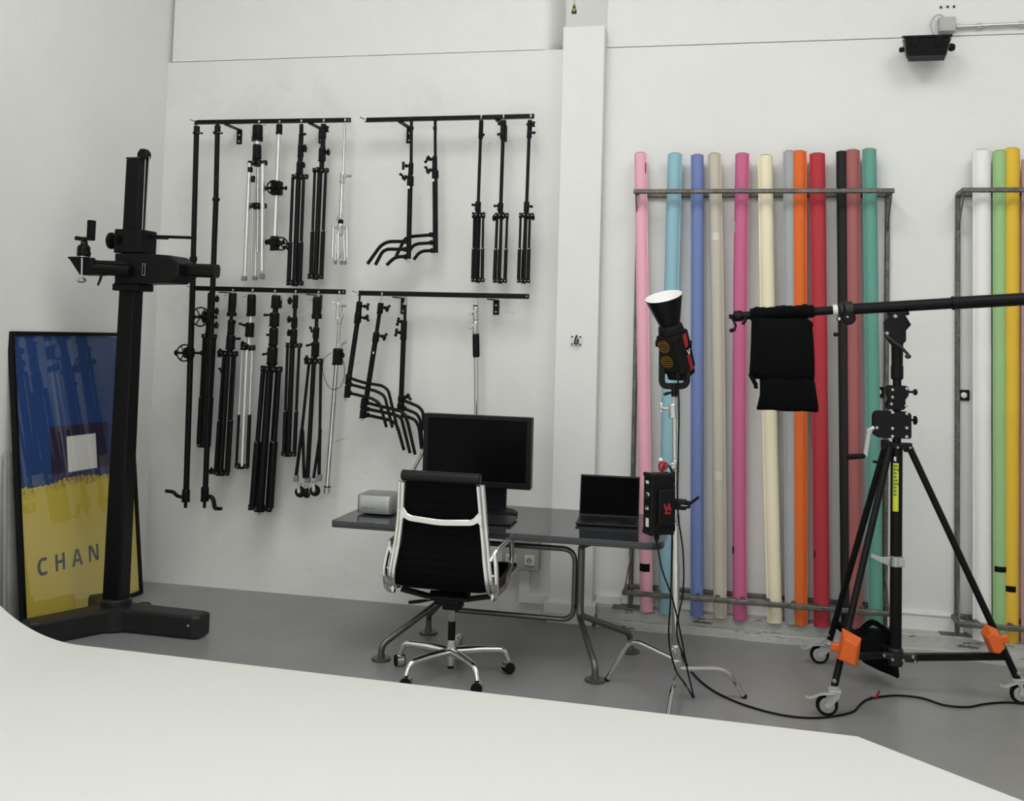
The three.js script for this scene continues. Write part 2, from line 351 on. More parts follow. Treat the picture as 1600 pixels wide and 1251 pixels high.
rail([-3.464,1.945,0.18], [-2.411,1.939,0.18], [[-3.26, 0.095], [-2.655, 0.095]], 'lower left black wall rail with the densest row of stands');
rail([-2.325,1.934,0.18], [-1.233,1.933,0.18], [[-2.08, 0.1], [-1.474, 0.09]], 'lower right black wall rail ending above the computer monitor');

// one hanging stand; spec lists its parts in millimetres: u to the right of the hanging line, s down from the pin
const STUFF = { black: M.black, satin: M.blackSatin, chrome: M.chrome, silver: M.silver, white: M.whiteTube, grey: M.greyPlastic };
function stand([p0, tilt], name, label, category, group, spec) {
  const o = thing(name, label, category, p0, { group, tilt, world: false });
  const P = (u, s, z = 0) => [u / 1000, -s / 1000, z / 1000];
  let parent = o, last = null;
  for (const [kind, ...a] of spec) {
    if (kind === 'sleeve' || kind === 'hub') {   // the inner tube that shows between two sleeves, or between the last sleeve and the leg hub
      const [u, s, d] = kind === 'hub' ? [last ? last[0] : 0, a[2] + 8, 26] : [a[0], a[1], a[4] * 0.62];
      if (last && s > last[1] && s - last[1] < 90) mk('inner_tube', cyl(P(last[0], last[1] - 6), P(u, s + 4), Math.min(d, last[2] * 0.8) / 2000), last[3], o);
      if (kind === 'sleeve') last = [a[2], a[3], a[4], STUFF[a[5] ?? 'black']];
    } else if (kind === 'tube' && (a[7] ?? 'tube') === 'tube' && !a[6]) last = [a[2], a[3], a[4], STUFF[a[5] ?? 'black']];
    if (kind === 'tube') { const [u0, s0, u1, s1, d, mat = 'black', z = 0, nm = 'tube'] = a; mk(nm, cyl(P(u0, s0, z), P(u1, s1, z), d / 2000, d / 2000, 14), STUFF[mat], o); }
    else if (kind === 'pin') { const [s1, d = 14, mat = 'silver'] = a; mk('pin', turned(P(0, -6), P(0, s1), [[0, d / 2500], [0.2, d / 2000], [0.7, d / 2000], [0.72, d / 1500], [1, d / 1500]], 14), STUFF[mat], o); }
    else if (kind === 'sleeve') { const [u0, s0, u1, s1, d, mat = 'black', z = 0] = a; parent = mk('sleeve', [collar(P(u0, s0, z), P(u1, s1, z), d / 2000), collar(P(u0 * 0.98 + u1 * 0.02, s1 - (s1 - s0) * 0.16, z), P(u1, s1 - 1, z), d / 1850, 0.3), box(P((u0 + u1) / 2, (s0 + s1) / 2, z + d / 2.1), [d / 2500, (s1 - s0) / 1500, d / 4000], 0.003)], STUFF[mat], o); }
    else if (kind === 'knob') { const [u, s, r, dir = 1, mat = 'black'] = a; const c = P(u, s); mk('knob', [cyl([c[0] - dir * 0.035, c[1], 0], c, 0.005), turned([c[0] - dir * 0.012, c[1], 0], [c[0] + dir * 0.008, c[1], 0], [[0, r / 1400], [0.3, r / 1000], [0.8, r / 1000], [1, r / 1300]], 12), ...[0, 1, 2, 3, 4].map((k) => ball([c[0], c[1] + Math.cos(k * 1.257) * r / 1050, Math.sin(k * 1.257) * r / 1050], r / 2400))], STUFF[mat], o); }
    else if (kind === 'tee') { const [u, s, len, dir = 1, slant = 0, mat = 'black'] = a; const c = P(u, s), l = len / 2000; mk('handle', [cyl([c[0] - dir * 0.045, c[1], 0], c, 0.007), sweep([[c[0] - l * slant, c[1] + l, 0], [c[0], c[1] + l * 0.4, 0.004], [c[0], c[1] - l * 0.4, 0.004], [c[0] + l * slant, c[1] - l, 0]], [0.008, 0.006, 0.006, 0.008].map((k) => k * 1.25)), box([c[0] - dir * 0.02, c[1], 0], [0.016, 0.022, 0.02], 0.004)], STUFF[mat], o); }
    else if (kind === 'lever') { const [u0, s0, u1, s1, mat = 'black'] = a; const A = P(u0, s0, 8), B = P(u1, s1, 14); mk('lever', [cyl([A[0], A[1], -0.004], [A[0], A[1], 0.02], 0.009), sweep([A, mid(A, B, 0.3), mid(A, B, 0.75), B], [0.006, 0.006, 0.0095, 0.006])], STUFF[mat], o); }
    else if (kind === 'handle') { const [u0, s0, u1, s1, mat = 'silver'] = a; mk('handle', [cyl(P(u0, s0, 10), P(u1, s0, 10), 0.0035), cyl(P(u1, s0 - 5, 10), P(u1 + (s1 - s0) * 0.08, s1, 14), 0.0032), ball(P(u1, s0, 10), 0.006)], STUFF[mat], o); }
    else if (kind === 'hub') { const [u0, u1, s0, s1, mat = 'black'] = a; const c = P((u0 + u1) / 2, (s0 + s1) / 2), w = (u1 - u0) / 2000, h = (s1 - s0) / 1000; parent = mk('hub', [box(c, [w * 1.9, h * 0.8, 0.034], 0.005), ...[[-1, 0], [1, 0], [-0.1, 1]].map(([k, f]) => box([c[0] + k * w * 0.82, c[1], f * 0.035], [w * 0.34, h, 0.03], 0.005)), cyl([c[0], c[1] - h * 0.62, 0], [c[0], c[1] + h * 0.62, 0], w * 0.36)], STUFF[mat], o);
      for (const k of [-0.82, -0.1, 0.3, 0.82]) mk('bolt', turned([c[0] + k * w, c[1], k === -0.1 ? 0.05 : 0.012], [c[0] + k * w, c[1], k === -0.1 ? 0.056 : 0.021], [[0, 0.0045], [1, 0.003]], 8), M.silver, parent); }
    else if (kind === 'leg') { const [u0, s0, u1, s1, d, mat = 'black', z = 0, joint, mat2] = a; const A = P(u0, s0, z), B = P(u1, s1, z);
      const g = mk('leg', joint ? [cyl(A, mid(A, B, joint), d / 2400, d / 2400, 12)] : [cyl(A, B, d / 2000, d / 2000, 12)], STUFF[mat], o);
      if (joint) { const J = mid(A, B, joint - 0.01); mk('lower_tube', [cyl(J, B, d / 1700, d / 1700, 12)], STUFF[mat2 ?? mat], g); mk('bolt', turned([J[0], J[1], J[2] + d / 1900], [J[0], J[1], J[2] + d / 1700 + 0.004], [[0, 0.005], [1, 0.003]], 8), M.silver, g); } }
    else if (kind === 'foot') { const [u, s, w, h, mat = 'grey', z = 0] = a; mk('foot', box(P(u, s, z), [w / 1000, h / 1000, w / 1000], 0.005), STUFF[mat], o); }
    else if (kind === 'claw') { const [pts, d, z = 0] = a; mk('leg', sweep(fillet(pts.map(([u, s]) => P(u, s, z)), 0.06, 6), d / 2000, { seg: 14 }), M.blackSatin, o); mk('ring', collar(P(pts[0][0] - 3, pts[0][1] - 14, z), P(pts[0][0] - 3, pts[0][1] + 14, z), d / 1150), M.black, o); }
    else if (kind === 'wheel') { const [u, s, r, z = 30, rot = 0] = a; const c = P(u, s, z); mk('hand_wheel', [ring(c, r / 1000, 0.005, [0, rot, 0]), ...[0, 1, 2].map((k) => at(cyl([-r / 1000, 0, 0], [r / 1000, 0, 0], 0.004, 0.004, 8), c, [0, rot, k * 1.047])), at(cyl([0, 0, -0.02], [0, 0, 0.014], 0.013), c, [0, rot, 0])], M.blackSatin, o); }
    else if (kind === 'clamp') { const [u, s, w, h, ul, ur] = a; mk('clamp', [box(P(u, s, 0), [w / 1000, h / 1000, 0.06], 0.012), cyl(P(ul, s, 0), P(ur, s, 0), 0.008), turned(P(ul + 6, s, 0), P(ul - 8, s, 0), [[0, 0.01], [0.5, 0.02], [1, 0.012]], 10), turned(P(ur - 4, s, 0), P(ur + 8, s, 0), [[0, 0.008], [0.5, 0.016], [1, 0.01]], 10)], M.black, o); }
    else if (kind === 'crank') { const [pts, d] = a; mk('crank', sweep(fillet(pts.map(([u, s]) => P(u, s, 10)), 0.02), d / 2000, { seg: 12 }), M.blackSatin, o); const e = P(...pts[pts.length - 1], 10), f = P(...pts[pts.length - 2], 10), dir = Math.sign(e[0] - f[0]) || 1; mk('handle', collar(e, [e[0] + dir * 0.035, e[1] + 0.002, e[2]], 0.011), M.blackSatin, o); }
    else if (kind === 'caster') { const [u, s, r, side = false, mat = 'silver'] = a; const c = P(u, s, 0), q = r / 1000; const w = mk('caster', side ? [cyl([c[0] - 0.011, c[1], 0], [c[0] + 0.011, c[1], 0], q)] : [ring(c, q * 0.76, q * 0.26), cyl([c[0], c[1], -0.009], [c[0], c[1], 0.009], q * 0.62)], M.rubber, o); mk('fork', [sweep(side ? [[c[0] + 0.015, c[1], 0], [c[0] + 0.014, c[1] + q * 1.1, 0]] : [[c[0], c[1], 0.016], [c[0] - 0.012, c[1] + q * 1.25, 0.014]], 0, { section: [0.022, 0.005], up: [0, 0, 1] }), turned([c[0], c[1], 0.008], [c[0], c[1], 0.024], [[0, 0.012], [1, 0.007]], 12), cyl([c[0] - 0.006, c[1] + q * 1.1, 0], [c[0] - 0.006, c[1] + q * 1.6, 0], 0.014)], STUFF[mat], w); }
    else if (kind === 'band') { const [u0, s0, u1, s1, d, mat = 'black', z = 0] = a; mk('band', collar(P(u0, s0, z), P(u1, s1, z), d / 2000, 0.08), STUFF[mat], o); }
    else if (kind === 'sticker') { const [u, s, w, h, z] = a; mk('sticker', box(P(u, s, z), [w / 1000, h / 1000, 0.001], 0), M.white, o); }
    else if (kind === 'loop') { const [pts, d] = a; mk('safety_cable', sweep(new THREE.CatmullRomCurve3(pts.map(([u, s]) => V(P(u, s, 22)))).getPoints(50), d / 2000, { seg: 6 }), M.cable, o); }
  }
  return o;
}
// upper left rail
stand([[-3.449,3.021,0.26],0.021], 'boom_pole', 'long black boom pole with crank, leftmost on the wall, its crank turned left', 'pole', 'long boom poles', [
  ['pin', 23, 16, 'satin'], ['band', 8,30, 9,76, 39], ['hub', -16,48,70,82], ['tube', 7,42, 8,895, 34], ['tube', 10,874, 2,2388, 37],
  ['band', 9,879, 9,907, 48], ['clamp', -4,1494, 55, 68, -96, 78], ['wheel', -17,1494, 52, 34], ['band', -20,1490, -20,1511, 50],
  ['sleeve', 1,2356, 1,2436, 50], ['tube', 0,2428, 0,2472, 21], ['crank', [[-17,2405], [-56,2398], [-79,2375], [-101,2372]], 23]]);
stand([[-3.289,3.016,0.27],0.014], 'boom_pole', 'long black boom pole beside the leftmost one, its crank turned right', 'pole', 'long boom poles', [
  ['pin', 23, 16, 'satin'], ['band', 1,25, 2,71, 38], ['hub', -27,36,69,81], ['tube', 1,42, 6,506, 32], ['tube', 6,506, -3,2357, 35],
  ['band', 7,494, 7,515, 47], ['clamp', -19,1257, 59, 77, -120, 30], ['wheel', -51,1257, 59, 44], ['sleeve', -6,2325, -5,2417, 50], ['tube', -6,2413, -6,2457, 20],
  ['crank', [[15,2380], [55,2386], [71,2449], [84,2456]], 27]]);
stand([[-3.044,3.031,0.18],0.024], 'tripod_stand', 'silver tubed tripod stand with black head, upper left rail', 'stand', null, [
  ['pin', 31], ['sleeve', -9,23, -9,113, 67], ['band', -11,113, -11,129, 72], ['tube', -11,125, -10,159, 49, 'silver'], ['sleeve', -11,150, -10,246, 56],
  ['handle', 30, 28, 51,90], ['handle', -30, 100, -50, 60], ['hub', -70,60,255,288], ['leg', -50,274, -68,1004, 27, 'white', 20], ['leg', -16,292, -20,997, 20, 'white', -30],
  ['tube', -1,301, 8,849, 22, 'silver', 0, 'column'], ['tube', -18,384, -19,955, 11, 'silver', 30, 'brace'], ['leg', 41,282, 50,973, 28, 'white', 20], ['band', -46,300, -46,333, 33, 'black', 20],
  ['hub', -75,61,534,567], ['band', -19,359, -20,400, 27, 'black', 30], ['foot', -72,1017, 31, 31, 'grey', 20], ['foot', -22,1013, 29, 27, 'grey', -30], ['foot', 51,1005, 29, 36, 'grey', 20]]);
stand([[-2.901,3.028,0.18],0.006], 'extension_pole', 'white tubed crank pole with black hand wheels, upper left rail', 'pole', null, [
  ['pin', 18], ['sleeve', -1,17, 0,71, 40], ['band', -1,67, 0,83, 42], ['tube', -2,75, -2,387, 28, 'white'], ['clamp', -3,432, 67, 93, -84, 58],
  ['wheel', -6,432, 42, 46], ['tube', -3,457, -4,750, 31, 'white'], ['sleeve', -5,742, -3,832, 58], ['clamp', -10,779, 71, 40, -60, 56], ['wheel', 48,791, 40, 20, 0.5], ['lever', 71,811, 98,824]]);
stand([[-2.75,3.03,0.18],-0.001], 'light_stand', 'closed black light stand beside the white crank pole, upper left rail', 'stand', 'closed black light stands', [
  ['pin', 22], ['sleeve', 1,21, 3,100, 26], ['tube', 2,87, 2,170, 31], ['lever', 13,89, 41,88], ['sleeve', 3,153, 4,236, 38], ['knob', 32,179, 20], ['tube', 4,228, 2,286, 33],
  ['sleeve', 2,265, 2,348, 44], ['knob', 28,286, 15], ['hub', -50,60,345,376], ['leg', -43,364, -42,1045, 24, 'black', 0, 0.62], ['leg', -17,368, -15,1045, 24, 'black', -30], ['tube', 1,364, 3,1052, 33, 'black', 10, 'column'], ['leg', 36,372, 37,1044, 25, 'black', 10, 0.62], ['hub', -55,56,1024,1057]]);
stand([[-2.597,3.031,0.18],-0.011], 'light_stand', 'closed black light stand next to the small chrome stand, upper left rail', 'stand', 'closed black light stands', [
  ['pin', 22], ['sleeve', 0,25, 2,120, 37], ['tee', 29,58, 35, 1], ['tube', 1,111, 3,190, 31], ['sleeve', 0,177, 2,264, 46], ['knob', 41,206, 17], ['tube', 2,255, 1,313, 31],
  ['hub', -58,49,307,336], ['leg', -44,330, -36,1000, 22, 'black', 0, 0.58], ['leg', -22,329, -16,999, 22, 'black', -30], ['tube', -5,329, 0,1011, 33, 'black', 8, 'column'], ['leg', 34,329, 38,998, 24, 'black', 8, 0.58], ['hub', -55,47,981,1015]]);
stand([[-2.452,3.032,0.18],0.002], 'stand', 'small chrome stand with its base folded, right end of the upper left rail', 'stand', null, [
  ['pin', 17, 12, 'chrome'], ['tube', -1,21, 0,348, 16, 'chrome'], ['band', -1,66, -2,82, 23, 'chrome'], ['sleeve', -4,340, -4,409, 32, 'silver'], ['lever', 16,361, 63,361, 'silver'], ['tube', -4,401, -7,646, 22, 'chrome'],
  ['tube', -10,601, -30,642, 10, 'silver', 14, 'rod'], ['tube', -5,597, -14,642, 10, 'silver', 20, 'rod'], ['tube', 10,601, -4,642, 10, 'silver', 8, 'rod'], ['band', -6,637, -7,662, 35], ['sleeve', -7,666, -8,739, 35, 'silver'], ['tube', -51,688, 44,689, 13, 'silver', 10, 'cross_bar'],
  ['leg', -48,686, -48,877, 16, 'chrome', 12], ['leg', 42,686, 52,876, 16, 'chrome', 12], ['leg', -9,715, -6,885, 17, 'chrome', 24], ['tube', -30,731, -32,901, 10, 'chrome', 0, 'brace'], ['tube', 17,731, 32,901, 10, 'chrome', 0, 'brace'], ['foot', -32,907, 18, 26, 'grey'], ['foot', 9,909, 18, 26, 'grey'], ['foot', 34,909, 18, 26, 'grey'], ['sleeve', -8,840, -8,881, 35, 'silver']]);
// upper right rail: two claw stands, three light stands
stand([[-1.995,3.021,0.23],0.011], 'claw_stand', 'black stand with bent legs sweeping left, left one of the upper pair', 'stand', 'black claw stands', [
  ['pin', 21, 16, 'satin'], ['tube', 0,8, 5,293, 20], ['band', 2,52, 3,72, 27], ['sleeve', 5,277, 3,348, 31], ['tee', -45,296, 46, -1], ['sleeve', 3,360, 2,420, 42], ['tee', -47,365, 37, -1, 1], ['tube', 1,344, 1,376, 29],
  ['tube', 2,416, 2,873, 31], ['sticker', -2,432, 12, 17, 17], ['tube', 2,873, 1,896, 17, 'silver'],
  ['claw', [[-11,768], [-156,767], [-257,906]], 22, 18], ['claw', [[-10,815], [-134,813], [-167,829], [-211,911]], 22, 4], ['claw', [[-9,859], [-87,859], [-142,911]], 22, -10]]);
stand([[-1.856,3.036,0.17],0.031], 'claw_stand', 'black stand with bent legs sweeping left, right one of the upper pair', 'stand', 'black claw stands', [
  ['pin', 21, 16, 'satin'], ['tube', -4,12, -3,258, 19], ['band', -6,56, -5,76, 25], ['sleeve', -6,242, -6,330, 32], ['tee', -55,260, 37, -1, -0.8], ['tee', -55,328, 42, -1, 0.6], ['sleeve', -3,330, -2,380, 42],
  ['tube', -4,374, 0,845, 33], ['sticker', -11,394, 12, 17, 17], ['tube', 0,841, 0,865, 17, 'silver'],
  ['claw', [[-19,733], [-156,740], [-197,753], [-255,864]], 21, 6], ['claw', [[-19,781], [-118,785], [-151,798], [-201,881]], 21, -8], ['claw', [[-19,829], [-81,829], [-114,841], [-147,882]], 21, -22]]);
stand([[-1.561,3.04,0.18],0.002], 'light_stand', 'closed thin necked light stand, leftmost of three on the upper right rail', 'stand', 'closed stands with thin necks', [
  ['pin', 28, 10], ['sleeve', 1,28, -1,143, 28], ['lever', 7,120, 26,120], ['tube', -1,135, -4,544, 20], ['sleeve', -5,532, -6,589, 37], ['lever', -17,556, -43,552], ['hub', -40,41,597,635],
  ['leg', -25,631, -24,1020, 22, 'black', 0, 0.5], ['leg', 1,635, -2,1020, 20, 'black', -26, 0.5], ['tube', -5,631, -8,1016, 20, 'black', 8, 'column'], ['leg', 31,631, 35,1019, 18, 'black', 6, 0.5], ['hub', -34,48,1000,1027]]);
stand([[-1.42,3.037,0.18],-0.007], 'light_stand', 'closed thin necked light stand, middle of three on the upper right rail', 'stand', 'closed stands with thin necks', [
  ['pin', 28, 10], ['sleeve', 1,28, 1,143, 36], ['lever', -14,55, -32,51], ['lever', -12,115, -34,119], ['tube', 1,135, 2,545, 23], ['sleeve', 1,537, -1,588, 36], ['lever', -12,557, -40,557], ['hub', -32,54,598,633], ['knob', -38,630, 16, -1],
  ['leg', -18,632, -20,1019, 22, 'black', 0, 0.5], ['leg', 2,631, 0,1019, 20, 'black', -26, 0.5], ['tube', 10,631, 12,1018, 20, 'black', 8, 'column'], ['leg', 46,631, 46,1018, 19, 'black', 6, 0.5], ['hub', -28,56,999,1026]]);
stand([[-1.251,3.038,0.18],-0.016], 'light_stand', 'closed thin necked light stand, rightmost of three on the upper right rail', 'stand', 'closed stands with thin necks', [
  ['pin', 28, 10], ['sleeve', -3,32, -3,142, 30], ['tee', 22,57, 28, 1], ['lever', 5,112, 37,110], ['tube', -4,134, -1,538, 21], ['sleeve', -1,530, -1,589, 34], ['lever', 12,557, 40,563], ['hub', -45,46,599,632], ['knob', 43,627, 14, 1],
  ['leg', -35,629, -31,1018, 19, 'black', 0, 0.5], ['leg', -12,632, -12,1017, 20, 'black', -26, 0.5], ['tube', -1,628, 4,1017, 22, 'black', 8, 'column'], ['leg', 23,628, 28,1016, 20, 'black', 6, 0.5], ['hub', -39,40,998,1025]]);
// lower left rail
stand([[-3.347,1.939,0.16],-0.003], 'light_stand', 'wide closed black stand behind the long boom poles, lower left rail', 'stand', 'closed black stands on the lower rail', [
  ['pin', 18], ['sleeve', 3,21, 6,137, 39], ['knob', 51,61, 18], ['knob', 53,140, 18], ['sleeve', 6,129, 10,290, 52], ['knob', 55,231, 18], ['hub', -43,59,288,315], ['leg', -27,312, -30,996, 27, 'black', 0, 0.57], ['leg', -4,312, -9,995, 27, 'black', -20, 0.57],
  ['tube', 14,311, 7,1007, 39, 'black', 10, 'column'], ['leg', 48,310, 38,993, 29, 'black', 4, 0.57], ['hub', -39,49,986,1015]]);
stand([[-3.177,1.937,0.18],-0.023], 'tripod_stand', 'slim closed black tripod stand just right of the boom poles, lower left rail', 'stand', 'closed black stands on the lower rail', [
  ['pin', 22], ['sleeve', -1,21, 2,161, 49], ['band', 2,144, 3,169, 63], ['handle', -30, 36, -52, 76], ['tube', 2,161, 1,206, 22], ['sleeve', 3,190, 6,284, 45], ['lever', 24,217, 36,196], ['sleeve', 7,288, 8,383, 58], ['lever', 40,311, 82,309],
  ['hub', -52,62,389,424], ['knob', -63,409, 23, -1], ['tee', -46,521, 27, -1, 1], ['leg', -34,422, -37,1165, 24, 'black', 0, 0.57], ['tube', -3,420, 0,1170, 36, 'black', 10, 'column'], ['leg', 18,419, 24,1160, 21, 'black', -20], ['leg', 43,418, 48,1158, 22, 'black', 0, 0.57], ['hub', -52,53,1150,1182], ['knob', -70,1161, 18, -1]]);
stand([[-3.039,1.94,0.18],-0.019], 'tripod_stand', 'closed stand with silver tubes and black lower legs, lower left rail', 'stand', null, [
  ['pin', 31], ['sleeve', -4,29, 0,168, 56], ['handle', 40, 36, 46,84], ['handle', -40, 44, -62, 76], ['tube', -2,164, -2,218, 27, 'white'], ['sleeve', -4,209, -4,302, 56], ['lever', -39,227, -75,217], ['tube', -5,300, -4,361, 28, 'white'],
  ['hub', -58,39,351,386], ['knob', -49,343, 13, -1], ['leg', -48,384, -40,1123, 16, 'white', 0, 0.57, 'black'], ['leg', -33,383, -22,1122, 14, 'white', -20], ['tube', -11,382, 4,1120, 28, 'white', 10, 'column'], ['leg', 21,380, 37,1117, 20, 'white', 0, 0.57, 'black'], ['hub', -49,44,1102,1134]]);
stand([[-2.884,1.938,0.18],-0.024], 'heavy_stand', 'large closed black wind-up stand with thick legs, the biggest on the lower left rail', 'stand', null, [
  ['pin', 31], ['sleeve', 15,28, 16,112, 68], ['handle', 30, 34, 50, 60], ['tube', 12,106, 10,147, 35], ['sleeve', 8,139, 9,228, 62], ['lever', -16,156, -62,158], ['sleeve', 8,236, 12,350, 57], ['lever', -7,282, -35,283], ['sleeve', 9,358, 10,472, 66], ['lever', -17,401, -54,409],
  ['hub', -63,82,478,515], ['leg', -47,512, -61,1377, 37, 'black', 0, 0.53], ['leg', -20,510, -33,1374, 31, 'black', -34, 0.53], ['tube', 4,509, -2,1383, 48, 'black', 12, 'column'], ['leg', 36,507, 32,1369, 31, 'black', -30, 0.53], ['leg', 63,506, 62,1366, 37, 'black', 4, 0.53], ['hub', -86,71,1354,1392], ['foot', -7,1400, 26, 31, 'silver']]);
stand([[-2.743,1.937,0.18],-0.006], 'light_stand', 'closed black light stand with three round knobs on its left, lower left rail', 'stand', 'closed black stands on the lower rail', [
  ['pin', 22], ['sleeve', 1,24, 1,110, 35], ['knob', -38,62, 19, -1], ['tube', 1,106, 2,171, 24], ['sleeve', 1,163, 1,231, 39], ['knob', -36,180, 18, -1], ['sleeve', 1,240, 1,329, 44], ['knob', -33,265, 18, -1],
  ['hub', -49,58,327,355], ['leg', -38,350, -30,1018, 22, 'black', 0, 0.62], ['leg', -20,350, -14,1017, 19, 'black', -26], ['tube', -1,349, 4,1024, 33, 'black', 10, 'column'], ['leg', 43,347, 43,1014, 22, 'black', 4, 0.62], ['hub', -46,52,1010,1038]]);
stand([[-2.587,1.935,0.18],-0.021], 'roller_stand', 'black stand hanging with small caster wheels at its foot, lower left rail', 'stand', null, [
  ['pin', 30], ['sleeve', -7,29, -3,166, 56], ['band', -4,138, -2,170, 65], ['handle', -34, 52, -61,108], ['tube', -3,162, -1,230, 23], ['sleeve', -1,222, -2,291, 41], ['lever', -23,248, -40,220], ['sleeve', 0,315, 1,408, 50], ['lever', -23,332, -59,342],
  ['hub', -66,53,416,452], ['knob', -55,431, 23, -1], ['leg', -37,450, -58,868, 19], ['leg', -58,864, -79,1161, 22], ['tube', -58,872, -30,1169, 20, 'black', -12, 'brace'], ['tube', -1,448, 0,1163, 29, 'black', 8, 'column'], ['leg', 43,446, 62,860, 19], ['leg', 62,856, 74,1145, 22], ['tube', 62,864, 34,1164, 19, 'black', -12, 'brace'],
  ['foot', -78,1173, 30, 39], ['foot', 0,1175, 32, 39], ['foot', 75,1157, 32, 39], ['caster', -46,1254, 35], ['caster', 1,1258, 30, true], ['caster', 53,1238, 35]]);
stand([[-2.447,1.938,0.18],-0.024], 'boom_pole', 'thick chrome pole with a black grip block and a wire loop, lower left rail', 'pole', null, [
  ['pin', 60, 12, 'chrome'], ['sleeve', -5,69, -1,173, 24, 'white'], ['band', 16,80, 17,136, 21, 'silver'], ['lever', 16,80, 55,88, 'silver'], ['lever', -15,73, -36,70, 'silver'], ['band', 26,136, 26,168, 20, 'silver'], ['band', 13,168, 13,201, 27, 'silver'], ['tube', 13,193, 11,361, 21, 'chrome'], ['lever', 28,336, 71,306, 'silver'],
  ['sleeve', 14,353, 16,457, 64], ['tube', 10,453, -2,1221, 30, 'chrome'], ['band', -2,1213, -2,1253, 43, 'silver'], ['band', -2,1210, -2,1217, 44], ['knob', 49,395, 13],
  ['loop', [[-21,383], [-65,421], [-74,478], [-53,549], [-10,606], [32,604], [68,562], [74,494], [59,427], [27,388]], 4]]);
// lower right rail: three claw stands and a chrome stand whose foot is hidden by the monitor
stand([[-2.288,1.93,0.24],-0.088], 'claw_stand', 'black stand with bent legs sweeping right, leftmost on the lower right rail', 'stand', 'black claw stands', [
  ['pin', 17, 12, 'satin'], ['tube', 0,4, 4,63, 13], ['sleeve', 4,51, 6,127, 38], ['tee', 63,77, 38, 1], ['sleeve', 5,123, 7,185, 44], ['tee', 71,148, 34, 1, 0.5], ['tube', 6,179, -4,526, 31], ['sleeve', -9,503, -6,566, 38], ['sleeve', -6,574, -2,648, 38], ['tube', -12,642, -12,669, 17, 'silver'],
  ['claw', [[10,524], [104,542], [226,544], [266,567], [357,798]], 19, 26], ['claw', [[10,564], [189,584], [242,605], [315,790]], 19, 10], ['claw', [[9,619], [158,632], [211,656], [272,795]], 19, -6]]);
stand([[-2.161,1.935,0.19],-0.113], 'claw_stand', 'black stand with bent legs sweeping right, second on the lower right rail', 'stand', 'black claw stands', [
  ['pin', 59, 11], ['sleeve', 1,60, 4,128, 38], ['tee', 54,87, 38, 1, -0.5], ['tube', 2,124, 1,257, 25], ['sleeve', 1,245, 1,305, 42], ['tee', 61,264, 42, 1, -0.4], ['tube', 0,297, -5,697, 33], ['sticker', 5,372, 8, 13, 17], ['sleeve', -16,659, -14,722, 42], ['sleeve', -13,726, -10,782, 42], ['tube', -13,778, -12,798, 17, 'silver'],
  ['claw', [[2,684], [125,693], [239,699], [280,752], [359,947]], 20, 4], ['claw', [[8,723], [168,728], [232,735], [322,946]], 20, -8], ['claw', [[9,761], [158,769], [207,787], [277,937]], 20, -22]]);
stand([[-2.024,1.935,0.14],-0.011], 'claw_stand', 'black stand with bent legs partly hidden behind the monitor', 'stand', 'black claw stands', [
  ['pin', 63, 12], ['band', 1,56, 1,68, 25, 'silver'], ['tube', 0,64, 2,179, 20], ['sleeve', -2,164, -2,287, 39], ['tee', -41,173, 46, -1, -0.3], ['tee', -50,241, 46, -1, -0.2], ['tube', -1,283, 1,632, 32], ['sleeve', 2,632, 0,671, 42], ['sleeve', 0,675, 1,731, 46], ['tee', 54,637, 33, 1, 0.8],
  ['claw', [[14,659], [115,693], [143,723], [156,836]], 20, -6], ['claw', [[16,710], [100,737], [125,775], [147,950]], 20, -18], ['claw', [[14,754], [90,777], [115,823], [137,954]], 20, -30]]);
stand([[-1.567,1.935,0.16],0.035], 'stand', 'chrome stand with a black grip, hanging directly behind the computer monitor', 'stand', null, [
  ['pin', 65, 12, 'chrome'], ['band', -2,61, -2,69, 30], ['sleeve', -1,71, -1,153, 35, 'silver'], ['lever', -15,98, -31,121, 'silver'], ['sleeve', -2,160, -2,239, 39, 'silver'], ['lever', -19,184, -44,209, 'silver'], ['band', -1,235, 1,379, 43], ['tube', 1,371, 0,1013, 28, 'chrome'],
  ['sleeve', 1,866, 0,989, 40, 'silver'], ['tube', -2,882, -313,910, 24, 'chrome', 0, 'leg'], ['tube', -313,910, -424,1110, 24, 'chrome', 0, 'leg']]);

